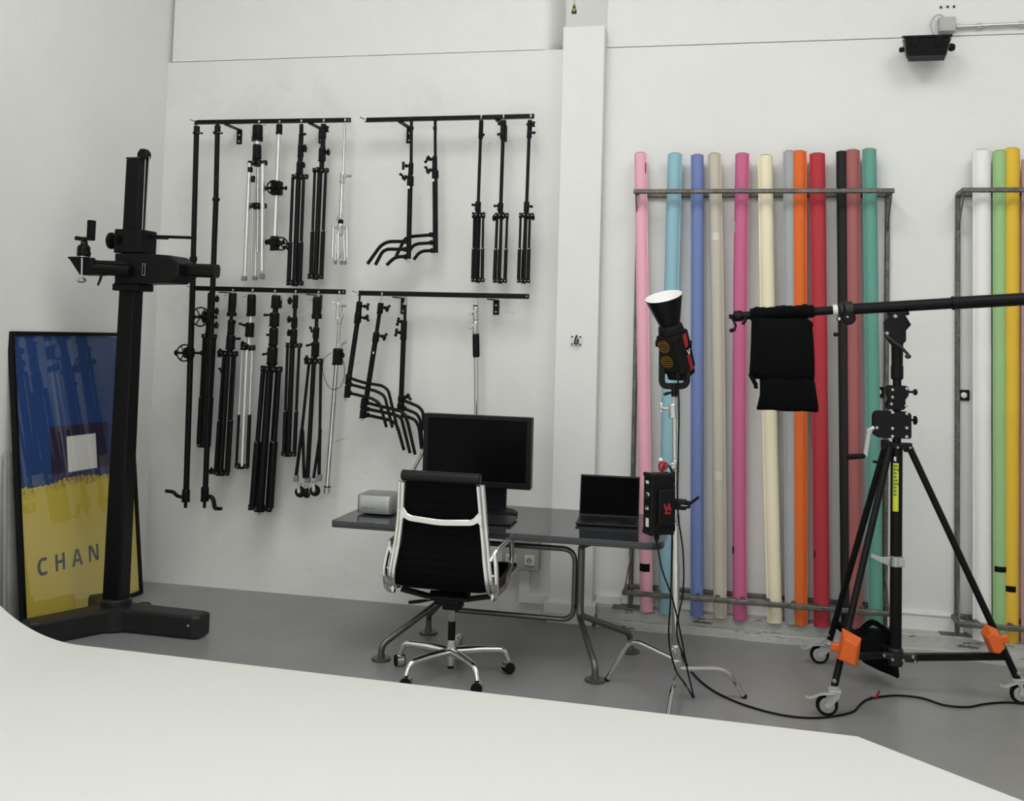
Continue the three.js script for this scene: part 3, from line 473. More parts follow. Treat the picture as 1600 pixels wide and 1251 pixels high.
// ---------- racks of paper rolls ----------
function rack(name, label, x0, x1, yLow, yTop, rails) {
  const t = thing(name, label, 'rack', [x0, 0.108, 0.02], { group: 'steel racks on the wall' });
  const w = 0.026, zf = 0.19, bar = (a, b) => sweep([a, b], 0, { section: [w, w], up: Math.abs(a[1] - b[1]) > 0.2 ? [0, 0, 1] : [0, 1, 0] });
  for (const x of [x0, x1]) {
    mk('upright', bar([x, 0.108, 0.017], [x, yTop, 0.017]), M.steel, t);
    mk('foot_plate', box([x - 0.02, 0.112, 0.05], [0.16, 0.01, 0.1], 0.003), M.steel, t);
    mk('brace', [bar([x, yTop, 0.03], [x, yTop, zf]), sweep([[x, yTop - 0.2, 0.03], [x, yTop - 0.005, zf]], 0, { section: [0.022, 0.006], up: [1, 0, 0] })], M.steel, t);
    mk('brace', [bar([x - (x === x0 ? 0.02 : 0), yLow, 0.03], [x - (x === x0 ? 0.02 : 0), yLow, zf]), sweep([[x, yLow + 0.2, 0.03], [x - (x === x0 ? 0.02 : 0), yLow + 0.005, zf]], 0, { section: [0.022, 0.006], up: [1, 0, 0] })], M.steel, t);
    const tab = mk('wall_tab', box([x + (x === x0 ? 0.03 : -0.035), 1.43, 0.008], [0.07, 0.06, 0.008], 0.002), M.black, t);
    mk('bolt', turned([x + (x === x0 ? 0.036 : -0.042), 1.43, 0.012], [x + (x === x0 ? 0.036 : -0.042), 1.43, 0.022], [[0, 0.017], [0.5, 0.017], [1, 0.008]], 12), M.white, tab);
  }
  mk('top_rail', bar([x0 - 0.013, yTop, zf], [x1 + 0.013, yTop, zf]), M.steel, t);
  mk('back_rail', bar([x0, yTop, 0.02], [x1, yTop, 0.02]), M.steel, t);
  mk('bottom_rail', bar([x0 - 0.03, yLow, zf], [x1 + 0.013, yLow, zf]), M.steel, t);
  mk('back_rail', bar([x0, yLow, 0.02], [x1, yLow, 0.02]), M.steel, t);
  for (const x of rails) mk('divider', bar([x, yLow + 0.004, 0.03], [x, yLow + 0.004, zf - 0.01]), M.steel, t);
  for (const x of rails.filter((_, i) => i % 4 === 0)) mk('post', bar([x, 0.115, zf], [x, yLow, zf]), M.steel, t);
}
rack('paper_rack', 'wide steel rack holding the twelve coloured paper rolls', -0.6, 0.835, 0.228, 2.566, [-0.43, -0.2, -0.09, 0.05, 0.19, 0.33, 0.45, 0.58, 0.7]);
rack('paper_rack', 'steel rack at the right edge holding white, green and yellow paper rolls', 1.215, 2.6, 0.205, 2.568, [1.29, 1.46, 1.62, 1.8, 2.0, 2.2, 2.4]);

const paperMat = (hex) => S({ color: hex, roughness: 0.82, bumpMap: T.fine, bumpScale: 0.00012 });
function roll(name, label, top, foot, d, hex, bow = [0, 0], lean = 0.1) {   // name of the colour is in the label; top and foot are the ends of its axis
  const r = d / 2, a = [foot[0], 0.11, lean], b = [top[0], top[1], 0.085];
  const m = paperMat(hex), t = thing(name, label, 'paper roll', a, { group: 'coloured paper rolls in the racks' });
  const c = mid(a, b); c[0] += bow[0]; c[2] += bow[1];
  const axis = new THREE.QuadraticBezierCurve3(V(a), V(c), V(b)).getPoints(16);
  mk('paper', sweep(axis, axis.map((_, i) => r * (1 + 0.012 * Math.sin(i * 1.7 + top[0] * 9))), { seg: 30, cap: true }), m, t);
  mk('core', cyl([a[0], 0.105, lean], [a[0], 0.114, lean], r * 0.66), S({ color: 0x8a7a60, roughness: 0.9 }), t);
  mk('core', turned([b[0], b[1] - 0.004, b[2]], [b[0], b[1] + 0.006, b[2]], [[0, r * 0.7], [1, r * 0.7]], 18), S({ color: 0x8a7a60, roughness: 0.9 }), t);
  const side = (rnd() > 0.5 ? 1 : -1), edge = axis.map((p, i) => p.clone().add(new THREE.Vector3(side * r * 0.93, 0, r * 0.42 + 0.001 * Math.sin(i * 2.1))));
  mk('sheet_edge', sweep(edge, 0, { section: [0.012, 0.0016], up: [side * 0.42, 0, -0.93] }), m, t);
  return { t, at: (y) => { const p = axis[0].clone(); for (let i = 1; i < axis.length; i++) if (axis[i].y >= y) { p.lerpVectors(axis[i - 1], axis[i], (y - axis[i - 1].y) / (axis[i].y - axis[i - 1].y)); break; } return p; }, r };
}
function tape(R, y, h, from, to, mat = M.tape) {   // a strip of tape round part of a roll
  const p = R.at(y);
  mk('tape', new THREE.CylinderGeometry(R.r + 0.0015, R.r + 0.0015, h, 20, 1, true, from, to - from).translate(p.x, p.y, p.z), Object.assign(mat, { side: THREE.DoubleSide }), R.t);
}
const mm = 0.00383;
const pinkRoll = roll('paper_roll', 'pale pink paper roll with black tape near its foot, leftmost in the wide rack', [-0.588,2.811,0.085], [-0.498,0.129,0.1], 19 * mm, 0xeeb0bf);
tape(pinkRoll, 0.365, 0.045, -1.1, 0.75); tape(pinkRoll, 2.72, 0.06, 0.9, 1.6);
roll('paper_roll', 'light blue paper roll standing behind the lamp stand', [-0.382,2.805,0.085], [-0.386,0.131,0.1], 22 * mm, 0x92bcc8, [-0.012, 0]);
roll('paper_roll', 'cornflower blue paper roll between the light blue and the beige ones', [-0.248,2.796,0.085], [-0.205,0.135,0.1], 18.6 * mm, 0x7483b6);
const beigeRoll = roll('paper_roll', 'beige grey paper roll between the cornflower blue and the magenta ones', [-0.15,2.802,0.085], [-0.077,0.12,0.1], 19 * mm, 0xc6beac, [0.012, 0]);
tape(beigeRoll, 0.92, 0.05, -0.6, 0.4, S({ color: 0xd6cfbf, roughness: 0.5 })); tape(beigeRoll, 2.31, 0.045, -0.5, 0.5, S({ color: 0xd9d3c4, roughness: 0.5 }));
const magentaRoll = roll('paper_roll', 'magenta paper roll with a torn edge', [0.011,2.801,0.085], [0.036,0.126,0.1], 20 * mm, 0xca6890, [-0.02, 0]);
tape(magentaRoll, 0.5, 0.04, -1.5, -0.9); tape(magentaRoll, 2.37, 0.06, -1.5, -1.0, S({ color: 0xd8d4cc, roughness: 0.6 }));
roll('paper_roll', 'cream paper roll behind the left part of the hanging black sandbag', [0.145,2.788,0.085], [0.232,0.121,0.1], 21.5 * mm, 0xefe6c8, [-0.012, 0]);
roll('paper_roll', 'slim grey paper roll half hidden behind the orange one', [0.28,2.812,0.07], [0.321,0.115,0.075], 17 * mm, 0xa9abae);
const orangeRoll = roll('paper_roll', 'bright orange paper roll in the wide rack', [0.335,2.811,0.09], [0.366,0.117,0.12], 20.5 * mm, 0xe26c2c);
void orangeRoll;
const redRoll = roll('paper_roll', 'crimson red paper roll beside the orange one', [0.438,2.796,0.085], [0.487,0.115,0.1], 22.5 * mm, 0xb63540, [0.004, 0]);
tape(redRoll, 0.51, 0.035, -1.4, -0.9);
roll('paper_roll', 'black paper roll beside the brown red one', [0.573,2.808,0.07], [0.621,0.093,0.08], 15 * mm, 0x19191b);
roll('paper_roll', 'brownish red paper roll between the black and the teal ones', [0.631,2.814,0.095], [0.662,0.102,0.115], 20 * mm, 0xa66260);
roll('paper_roll', 'teal green paper roll, rightmost in the wide rack', [0.725,2.819,0.085], [0.778,0.108,0.11], 20 * mm, 0x659f91);
roll('paper_roll', 'thick white paper roll at the left of the right edge rack', [1.327,2.804,0.085], [1.327,0.102,0.1], 25 * mm, 0xecece8);
const greenRoll = roll('paper_roll', 'apple green paper roll between the white and the yellow ones', [1.42,2.8,0.08], [1.418,0.161,0.1], 19 * mm, 0x9cc287);
tape(greenRoll, 0.5, 0.03, -1.0, 0.9);
const yellowRoll = roll('paper_roll', 'sunny yellow paper roll near the right edge of the picture', [1.484,2.812,0.09], [1.471,0.09,0.12], 21 * mm, 0xe3ba38);
tape(yellowRoll, 0.4, 0.032, -0.9, 0.45);
roll('paper_roll', 'dusty pink paper roll just cut by the right edge of the picture', [1.571,2.751,0.085], [1.56,0.129,0.11], 19 * mm, 0xc79a94);

// ---------- desk ----------
{
  const zc = 0.81, H = 0.72, r = 0.0165;
  const t = thing('desk', 'long dark grey desk on bent steel tubes with round foot plates', 'desk', [-1.2, 0, zc]);
  const xl = -2.03, xr = -0.335, z0 = 0.41, z1 = 1.21;
  const rr = 0.09, s = new THREE.Shape();
  s.moveTo(xl + 0.02, -z1); s.lineTo(xr - rr, -z1); s.quadraticCurveTo(xr, -z1, xr, -z1 + rr); s.lineTo(xr, -z0 - rr); s.quadraticCurveTo(xr, -z0, xr - rr, -z0); s.lineTo(xl + 0.02, -z0); s.quadraticCurveTo(xl, -z0, xl, -z0 - 0.02); s.lineTo(xl, -z1 + 0.02); s.quadraticCurveTo(xl, -z1, xl + 0.02, -z1);
  const slab = (h, b) => new THREE.ExtrudeGeometry(s, { depth: h - 2 * b, bevelEnabled: true, bevelSize: b, bevelOffset: -b, bevelThickness: b, bevelSegments: 2, curveSegments: 12 }).rotateX(-Math.PI / 2);
  mk('tabletop', slab(0.022, 0.002).translate(0, H - 0.02, 0), M.tableTop, t);
  mk('edge_band', slab(0.012, 0.003).scale(1, 1, 1).translate(0, H - 0.031, 0), M.tableEdge, t);
  for (const x of [-0.785, -1.555]) {
    const k = x > -1.2 ? 1 : -1, out = k > 0 ? 0.12 : -0.225, ro = k > 0 ? 0.24 : -0.13;
    mk('leg', [tube([[x + 0.17, H - 0.03, zc + 0.17], [x + 0.12, 0.67, zc + 0.13], [x, 0.605, zc + 0.02], [x, 0.56, zc + 0.02], [x, 0.3, zc + 0.02], [x, 0.25, zc + 0.03], [x + out * 0.95, 0.085, z1 - 0.145], [x + out, 0.06, z1 - 0.135], [x + out, 0.01, z1 - 0.135]], r, 0.04), turned([x + out, 0.002, z1 - 0.135], [x + out, 0.03, z1 - 0.135], [[0, 0.05], [0.3, 0.052], [0.42, 0.046], [0.46, 0.02], [1, 0.019]])], M.tableTube, t);
    mk('leg', [tube([[x + 0.06, H - 0.03, z0 + 0.2], [x + 0.05, 0.66, zc - 0.14], [x, 0.605, zc - 0.016], [x, 0.56, zc - 0.016], [x, 0.29, zc - 0.016], [x, 0.235, zc - 0.03], [x + ro * 0.95, 0.11, z0 + 0.16], [x + ro, 0.08, z0 + 0.14], [x + ro, 0.01, z0 + 0.14]], r, 0.04), turned([x + ro, 0.002, z0 + 0.14], [x + ro, 0.03, z0 + 0.14], [[0, 0.05], [0.3, 0.052], [0.42, 0.046], [0.46, 0.02], [1, 0.019]])], M.tableTube, t);
  }
  mk('frame_loop', sweep(fillet([[-1.2, 0.581, zc], [-0.818, 0.581, zc], [-0.818, 0.215, zc], [-1.522, 0.215, zc], [-1.522, 0.581, zc], [-1.2, 0.581, zc]], 0.07, 6), 0.014), M.tableTube, t);
  for (const x of [-0.785, -1.555]) mk('screw', turned([x - 0.026, 0.29, zc + 0.012], [x - 0.026, 0.29, zc + 0.02], [[0, 0.007], [1, 0.004]], 10), M.black, t);
}
// things on the desk
const DESK = 0.7235;
{
  const x = -1.875, z = 0.905, t = thing('desktop_computer', 'small silver box shaped desktop computer on the left end of the desk', 'computer', [x, DESK, z]);
  mk('body', (() => { const h = 0.0985, r = 0.03, s = new THREE.Shape(); s.moveTo(-h + r, -h); s.lineTo(h - r, -h); s.quadraticCurveTo(h, -h, h, -h + r); s.lineTo(h, h - r); s.quadraticCurveTo(h, h, h - r, h); s.lineTo(-h + r, h); s.quadraticCurveTo(-h, h, -h, h - r); s.lineTo(-h, -h + r); s.quadraticCurveTo(-h, -h, -h + r, -h); return toCreasedNormals(new THREE.ExtrudeGeometry(s, { depth: 0.086, bevelEnabled: true, bevelSize: 0.005, bevelThickness: 0.005, bevelOffset: -0.005, bevelSegments: 3, curveSegments: 10 }), 0.5).rotateX(-Math.PI / 2).translate(x, DESK + 0.011, z); })(), M.aluminium, t);
  mk('base', turned([x, DESK, z], [x, DESK + 0.012, z], [[0, 0.082], [0.9, 0.082], [1, 0.06]]), M.black, t);
  for (const dx of [-0.055, -0.035]) mk('port', box([x + dx, DESK + 0.035, z + 0.0985], [0.011, 0.004, 0.001], 0.0004), M.black, t);
  mk('card_slot', box([x - 0.005, DESK + 0.035, z + 0.0985], [0.026, 0.0025, 0.001], 0.0004), M.black, t);
}
{
  const z = 0.75, t = thing('monitor', 'black flat computer monitor standing on the desk behind the chair', 'monitor', [-1.27, DESK, 0.72]);
  const x0 = -1.69, x1 = -1.08, y0 = 0.865, y1 = 1.253, cx = (x0 + x1) / 2, cy = (y0 + y1) / 2, w = x1 - x0, h = y1 - y0;
  mk('housing', box([cx, cy, z - 0.035], [w, h, 0.05], 0.008), M.bezel, t);
  mk('bezel', [[-1, 0], [1, 0], [0, -1], [0, 1]].map(([a, b]) => box([cx + a * (w / 2 - 0.014), cy + b * (h / 2 - (b < 0 ? 0.016 : 0.012)), z - 0.008], a ? [0.028, h, 0.02] : [w - 0.05, b < 0 ? 0.032 : 0.024, 0.02], 0.003)), M.bezel, t);
  mk('screen', box([cx, cy + 0.003, z - 0.008], [w - 0.052, h - 0.052, 0.01], 0), M.screen, t);
  mk('button', box([cx + 0.03, y0 + 0.012, z + 0.003], [0.012, 0.003, 0.002], 0.0008), M.greyPlastic, t);
  mk('neck', box([-1.29, 0.9, 0.66], [0.12, 0.35, 0.05], 0.012, [-0.06, 0, 0]), M.blackPlastic, t);
  mk('base', turned([-1.27, DESK, 0.72], [-1.27, DESK + 0.022, 0.72], [[0, 0.115], [0.5, 0.117], [1, 0.095]], 36), M.blackPlastic, t);
}
{
  const t = thing('graphics_tablet', 'flat dark grey input tablet lying on the desk in front of the monitor', 'tablet', [-1.3, DESK, 0.95]);
  mk('body', at(box([0, 0, 0], [0.36, 0.012, 0.22], 0.005), [-1.305, DESK + 0.007, 0.945], [0.02, 0.05, 0]), M.laptop, t);
  mk('surface', at(box([0, 0, 0], [0.3, 0.001, 0.19], 0), [-1.325, DESK + 0.0137, 0.945], [0.02, 0.05, 0]), M.dark, t);
}
{
  const turn = 0.06, o = [-0.655, DESK, 0.775], t = thing('laptop', 'open dark grey laptop with a black screen on the right end of the desk', 'laptop', o, { turn, world: false });
  mk('base', box([0, 0.008, 0], [0.32, 0.012, 0.225], 0.004), M.laptop, t);
  mk('keyboard', box([0, 0.0142, -0.03], [0.275, 0.001, 0.1], 0), M.blackPlastic, t);
  for (let r = 0; r < 5; r++) for (let c = 0; c < 13; c++) if (r < 4 || c < 3 || c > 8) mk('key', box([-0.126 + c * 0.021, 0.0152, -0.07 + r * 0.02], [0.0175, 0.0015, 0.0165], 0), M.rubber, t);
  mk('trackpad', box([0, 0.0143, 0.066], [0.13, 0.0008, 0.075], 0), M.dark, t);
  const lid = mk('lid', at(box([0, 0.11, 0], [0.32, 0.22, 0.006], 0.0025), [0, 0.012, -0.112], [-0.2, 0, 0]), M.laptop, t);
  mk('screen', at(box([0, 0.111, 0.0034], [0.31, 0.2, 0.001], 0), [0, 0.012, -0.112], [-0.2, 0, 0]), Ph({ color: 0x030303, roughness: 0.3, specularIntensity: 0.03 }), lid);
  mk('hinge', cyl([-0.12, 0.012, -0.112], [0.12, 0.012, -0.112], 0.006), M.black, t);
}
// socket panel and trunking behind the desk
{
  const t = thing('socket_panel', 'grey wall box with rows of white power sockets under the desk', 'socket', [-1.284,0.374,0]);
  const a = [-1.376,0.551,0.075], b = [-1.151,0.281,0.075], cx = (a[0] + b[0]) / 2, cy = (a[1] + b[1]) / 2, w = b[0] - a[0], h = a[1] - b[1];
  mk('housing', box([cx, cy, 0.04], [w, h, 0.078], 0.008), M.panelBeige, t);
  mk('cover', box([cx, cy, 0.08], [w - 0.012, h - 0.012, 0.006], 0.003), M.panelBeige, t);
  for (const p of [[-1.321,0.503,0.085], [-1.202,0.503,0.085], [-1.318,0.346,0.085], [-1.204,0.347,0.085]]) {
    const s = mk('socket', [box([p[0], p[1], 0.089], [0.062, 0.058, 0.014], 0.004)], M.ivory, t);
    mk('well', [turned([p[0], p[1], 0.0945], [p[0], p[1], 0.0975], [[0, 0.022], [1, 0.02]], 24)], S({ color: 0xb4b4ac, roughness: 0.5 }), s);
    mk('pin_hole', [[-0.009, -0.002], [0.009, -0.002], [0, 0.009]].map(([dx, dy]) => cyl([p[0] + dx, p[1] + dy, 0.097], [p[0] + dx, p[1] + dy, 0.0985], 0.0035)), M.hole, s);
  }
  const q = [-1.276,0.255,0.02], e = [-1.212,0.26,0.02], f = [-1.201,0.131,0.02], g = [-1.2,0.077,0.02];
  mk('trunking', [box([(q[0] + e[0]) / 2, (q[1] + g[1]) / 2 + 0.01, 0.015], [e[0] - q[0], q[1] - g[1] + 0.02, 0.03], 0.003), box([(q[0] - 1.07) / 2 + 0.001, (f[1] + g[1]) / 2, 0.013], [-1.07 - q[0], f[1] - g[1], 0.025], 0.003)], M.wall, t);
}
// plate with a hook on the pilaster
{
  const p = [-0.948,1.675,0.108], t = thing('wall_hook', 'small square steel plate with a hook screwed to the white pilaster', 'hook', p);
  mk('plate', box(add3(p, [0, 0, 0.003]), [0.068, 0.064, 0.005], 0.002), M.silver, t);
  mk('hook', sweep(fillet([add3(p, [0.004, 0.03, 0.006]), add3(p, [0.004, 0.03, 0.03]), add3(p, [-0.008, -0.02, 0.034]), add3(p, [0.01, -0.022, 0.03]), add3(p, [0.012, 0.01, 0.014])], 0.012), 0.0045), M.castIron, t);
  for (const [dx, dy] of [[-1, 1], [1, 1], [-1, -1], [1, -1]]) mk('screw', turned(add3(p, [dx * 0.024, dy * 0.022, 0.0055]), add3(p, [dx * 0.024, dy * 0.022, 0.009]), [[0, 0.006], [1, 0.004]], 10), M.castIron, t);
}
// brass weight on a cord above the pilaster
{
  const p = [-1.038,3.74,-0.06], t = thing('cord_weight', 'small brass weight hanging on a cord in the niche above the pilaster', 'weight', p);
  mk('cord', cyl(add3(p, [0, 0.05, 0]), [p[0], 5.65, p[2]], 0.003), M.panelBeige, t);
  mk('knot', [ball(add3(p, [0, 0.047, 0]), 0.008), ball(add3(p, [0, 0.036, 0]), 0.012, [1, 0.6, 1])], M.brass, t);
  mk('weight', turned(p, add3(p, [0, 0.03, 0]), [[0, 0.014], [0.3, 0.016], [0.7, 0.016], [1, 0.009]]), M.brass, t);
  mk('rim', collar(add3(p, [0, -0.004, 0]), add3(p, [0, 0.006, 0]), 0.017), M.castIron, t);
}

// ---------- office chair ----------
{
  const cx = -1.372, cz = 1.2;
  const t = thing('office_chair', 'black ribbed swivel chair with polished metal frame pulled up to the desk', 'chair', [cx, 0, cz]);
  // side profile of back and seat in z (towards the camera) and y, half width at each point
  const prof = [[1.475, 1.0, 0.178], [1.462, 0.93, 0.183], [1.44, 0.8, 0.192], [1.435, 0.7, 0.203], [1.44, 0.62, 0.213], [1.44, 0.56, 0.222], [1.425, 0.505, 0.228], [1.38, 0.468, 0.23], [1.3, 0.462, 0.23], [1.15, 0.482, 0.238], [1.02, 0.5, 0.25], [0.945, 0.5, 0.258], [0.92, 0.482, 0.258]];
  const curve = new THREE.CatmullRomCurve3(prof.map(([z, y, w]) => new THREE.Vector3(w, y, z)), false, 'centripetal');
  const N = 120, path = curve.getSpacedPoints(N);
  // ribbed membrane: two skins with a rib every 45 mm
  const pos = [], idx = [], cols = 10;
  const skin = (side) => {
    const base = pos.length / 3;
    path.forEach((p, i) => {
      const q = path[Math.min(i + 1, N)].clone().sub(path[Math.max(i - 1, 0)]), n = new THREE.Vector3(0, q.z, -q.y).normalize();   // outwards (rear, underside)
      const bulge = side * (0.005 + 0.005 * Math.abs(Math.sin((i / N) * 26 * Math.PI)));
      for (let c = 0; c <= cols; c++) { const u = c / cols * 2 - 1, e = 1 - Math.pow(Math.abs(u), 8); pos.push(cx + u * (p.x - 0.004), p.y - n.y * bulge * e * -1, p.z + n.z * bulge * e - 0.004 * (1 - u * u)); }
    });
    for (let i = 0; i < N; i++) for (let c = 0; c < cols; c++) { const a = base + i * (cols + 1) + c, b = a + cols + 1; side > 0 ? idx.push(a, a + 1, b, a + 1, b + 1, b) : idx.push(a, b, a + 1, a + 1, b, b + 1); }
  };
  skin(1); skin(-1);
  const g = new THREE.BufferGeometry(); g.setAttribute('position', new THREE.Float32BufferAttribute(pos, 3)); g.setIndex(idx); g.computeVertexNormals();
  g.setAttribute('uv', new THREE.Float32BufferAttribute(new Float32Array((pos.length / 3) * 2), 2));
  M.mesh.side = THREE.DoubleSide;
  mk('seat_shell', g, M.mesh, t);
  mk('head_roll', [turned([cx - 0.196, 1.012, 1.478], [cx + 0.196, 1.012, 1.478], [[0, 0.02], [0.012, 0.026], [0.988, 0.026], [1, 0.02]])], M.leather, t);
  mk('front_roll', [turned([cx - 0.262, 0.488, 0.915], [cx + 0.262, 0.488, 0.915], [[0, 0.018], [0.012, 0.024], [0.988, 0.024], [1, 0.018]])], M.leather, t);
  for (const s of [-1, 1]) {   // side rails: a double bar following the profile
    const rail = path.slice(2, 112).filter((_, i) => i % 2 === 0);
    mk('side_rail', [sweep(rail.map((p) => new THREE.Vector3(cx + s * (p.x + 0.006), p.y, p.z + 0.008)), 0, { section: [0.019, 0.03], up: [0, 0, 1] }), sweep(rail.map((p) => new THREE.Vector3(cx + s * (p.x + 0.026), p.y, p.z + 0.002)), 0, { section: [0.015, 0.024], up: [0, 0, 1] }),
      sweep(rail.map((p) => new THREE.Vector3(cx + s * (p.x + 0.014), p.y, p.z - 0.004)), 0, { section: [0.016, 0.01], up: [0, 0, 1] })], M.polished, t);
    // armrest loop
    const ax = cx + s * 0.268;
    mk('armrest', [sweep(fillet([[cx + s * 0.245, 0.625, 1.432], [ax, 0.672, 1.42], [ax + s * 0.01, 0.685, 1.14], [ax + s * 0.01, 0.56, 1.1], [ax, 0.46, 1.22], [cx + s * 0.25, 0.45, 1.4]], 0.035, 6), 0, { section: [0.03, 0.015], up: [s, 0, 0] }),
      sweep(fillet([[ax - s * 0.004, 0.66, 1.43], [ax + s * 0.012, 0.56, 1.45], [ax + s * 0.006, 0.46, 1.42], [cx + s * 0.25, 0.44, 1.37]], 0.05, 6), 0, { section: [0.034, 0.016], up: [s, 0, 0] }), box([cx + s * 0.252, 0.56, 1.44], [0.03, 0.01, 0.02], 0.003)], M.polished, t);
  }
  mk('back_spreader', [sweep(fillet([[cx - 0.195, 0.848, 1.46], [cx - 0.165, 0.81, 1.466], [cx, 0.797, 1.472], [cx + 0.165, 0.806, 1.466], [cx + 0.195, 0.843, 1.46]], 0.035, 8), 0, { section: [0.016, 0.03], up: [0, 1, 0] }),
    ...[-1, 1].map((s) => plate([[cx + s * 0.2, 0.88], [cx + s * 0.188, 0.86], [cx + s * 0.172, 0.815], [cx + s * 0.19, 0.8], [cx + s * 0.205, 0.785]].sort(() => 0), 1.462, 0.012, 0.002))], M.polished, t);
  mkEach('seat_spreader', [sweep([[cx - 0.23, 0.435, 1.32], [cx - 0.1, 0.405, 1.3], [cx + 0.1, 0.405, 1.3], [cx + 0.23, 0.435, 1.32]], 0, { section: [0.05, 0.02], up: [0, 1, 0] }), sweep([[cx - 0.23, 0.44, 1.08], [cx - 0.1, 0.405, 1.1], [cx + 0.1, 0.405, 1.1], [cx + 0.23, 0.44, 1.08]], 0, { section: [0.05, 0.02], up: [0, 1, 0] })], M.black, t);
  mk('tilt_mechanism', [box([cx, 0.395, cz], [0.13, 0.05, 0.24], 0.012), box([cx + 0.02, 0.37, cz + 0.06], [0.09, 0.05, 0.1], 0.01), cyl([cx - 0.1, 0.4, cz + 0.05], [cx + 0.1, 0.4, cz + 0.05], 0.022)], M.blackPlastic, t);
  mk('lever', [sweep([[cx - 0.03, 0.388, cz + 0.06], [cx - 0.13, 0.372, cz + 0.08]], 0.004), turned([cx - 0.11, 0.376, cz + 0.076], [cx - 0.2, 0.362, cz + 0.09], [[0, 0.006], [0.4, 0.009], [1, 0.008]], 12)], M.black, t);
  mk('gas_lift', [cyl([cx, 0.17, cz], [cx, 0.39, cz], 0.0135)], M.chrome, t);
  mk('sleeve', collar([cx, 0.17, cz], [cx, 0.265, cz], 0.0185, 0.04), M.blackPlastic, t);
  mk('base_hub', turned([cx, 0.05, cz], [cx, 0.175, cz], [[0, 0.018], [0.12, 0.022], [0.5, 0.03], [0.8, 0.024], [1, 0.02]]), M.polished, t);
  mk('hub_cap', collar([cx, 0.035, cz], [cx, 0.055, cz], 0.016), M.black, t);
  const a0 = [0.72, 1.98, 3.24, 4.5, 5.75];
  a0.forEach((a, i) => {
    const dx = Math.sin(a), dz = Math.cos(a), p = (r, y) => [cx + dx * r, y, cz + dz * r], R = 0.285;
    mk('base_arm', sweep(fillet([p(0.02, 0.118), p(0.15, 0.122), p(R - 0.015, 0.118), p(R + 0.008, 0.062)], 0.03, 5).map((q) => q), fillet([p(0.02, 0.118), p(0.15, 0.122), p(R - 0.015, 0.118), p(R + 0.008, 0.062)], 0.03, 5).map((q, k, all) => 0.0215 - 0.0085 * (k / all.length)), { seg: 14 }), M.polished, t);
    const yaw = a + [0.9, 0.3, 1.2, 2.4, 2.2][i], c = p(R + 0.008, 0.029), ux = Math.cos(yaw), uz = -Math.sin(yaw);
    const w = mk('caster', [cyl([c[0] - ux * 0.024, c[1], c[2] - uz * 0.024], [c[0] - ux * 0.008, c[1], c[2] - uz * 0.008], 0.0275), cyl([c[0] + ux * 0.008, c[1], c[2] + uz * 0.008], [c[0] + ux * 0.024, c[1], c[2] + uz * 0.024], 0.0275), cyl(c, [c[0], 0.075, c[2]], 0.008)], M.rubber, t);
    mk('hood', at(new THREE.CylinderGeometry(0.0305, 0.0305, 0.036, 20, 1, false, -0.9, 3.9).rotateZ(Math.PI / 2), c, [0, yaw, 0]), M.chrome, w);
  });
}

// ---------- lamp on its chrome stand ----------
{
  const b = [-0.26,0.184,1.27], top = [-0.286,1.419,1.27];
  const t = thing('lamp_stand', 'chrome three legged lamp stand standing beside the right end of the desk', 'stand', [b[0], 0, b[2]]);
  const P = (y) => mid(b, top, (y - b[1]) / (top[1] - b[1]));
  mk('pole', [cyl(P(0.17), P(0.66), 0.0175), cyl(P(0.64), P(1.12), 0.0155), cyl(P(1.1), P(1.36), 0.014)], M.chrome, t);
  for (const [y, h, r] of [[0.85, 0.05, 0.021], [1.1, 0.06, 0.02], [0.24, 0.06, 0.024], [0.185, 0.04, 0.026]]) {
    const s = mk('sleeve', [collar(P(y - h / 2), P(y + h / 2), r), box(add3(P(y), [-0.012, 0.005, 0.014]), [0.02, 0.024, 0.016], 0.004)], M.silver, t);
    mk('knob', [cyl(add3(P(y), [0, 0, 0.015]), add3(P(y), [-0.006, 0, 0.036]), 0.006), turned(add3(P(y), [-0.006, 0, 0.03]), add3(P(y), [-0.008, 0, 0.044]), [[0, 0.01], [0.5, 0.014], [1, 0.01]], 10)], M.silver, s);
  }
  const hd = [-0.294,1.364,1.27];
  mk('sleeve', [collar([-0.291,1.328,1.27], [-0.296,1.394,1.27], 0.023), collar([-0.291,1.325,1.27], [-0.292,1.343,1.27], 0.025), cyl(add3(hd, [-0.01, 0.006, 0]), add3(hd, [-0.05, 0.006, 0.004]), 0.006)], M.silver, t);
  mk('knob', [box(add3(hd, [-0.056, 0.008, 0.004]), [0.018, 0.05, 0.016], 0.006), turned(add3(hd, [-0.046, 0.008, 0.004]), add3(hd, [-0.064, 0.008, 0.004]), [[0, 0.01], [0.5, 0.014], [1, 0.01]], 12)], M.silver, t);
  mk('spigot', cyl(hd, [-0.291,1.461,1.27], 0.0085), M.silver, t);
  const leg = (pts) => mk('leg', sweep(fillet(pts, 0.07, 7), 0.0125), M.chrome, t);
  leg([P(0.2), [-0.489,0.237,1.12], [-0.607, 0.012, 1.055]]);
  leg([P(0.16), [-0.029,0.149,1.16], [0.055, 0.012, 1.1]]);
  leg([P(0.12), [b[0] - 0.005, 0.128, 1.42], [b[0] - 0.02, 0.012, 1.64]]);
  mkEach('leg_plug', [[-0.607, 1.055], [0.055, 1.1], [b[0] - 0.02, 1.64]].map(([x, z]) => turned([x, 0.001, z], [x, 0.018, z], [[0, 0.012], [1, 0.0145]], 14)), M.rubber, t);
}
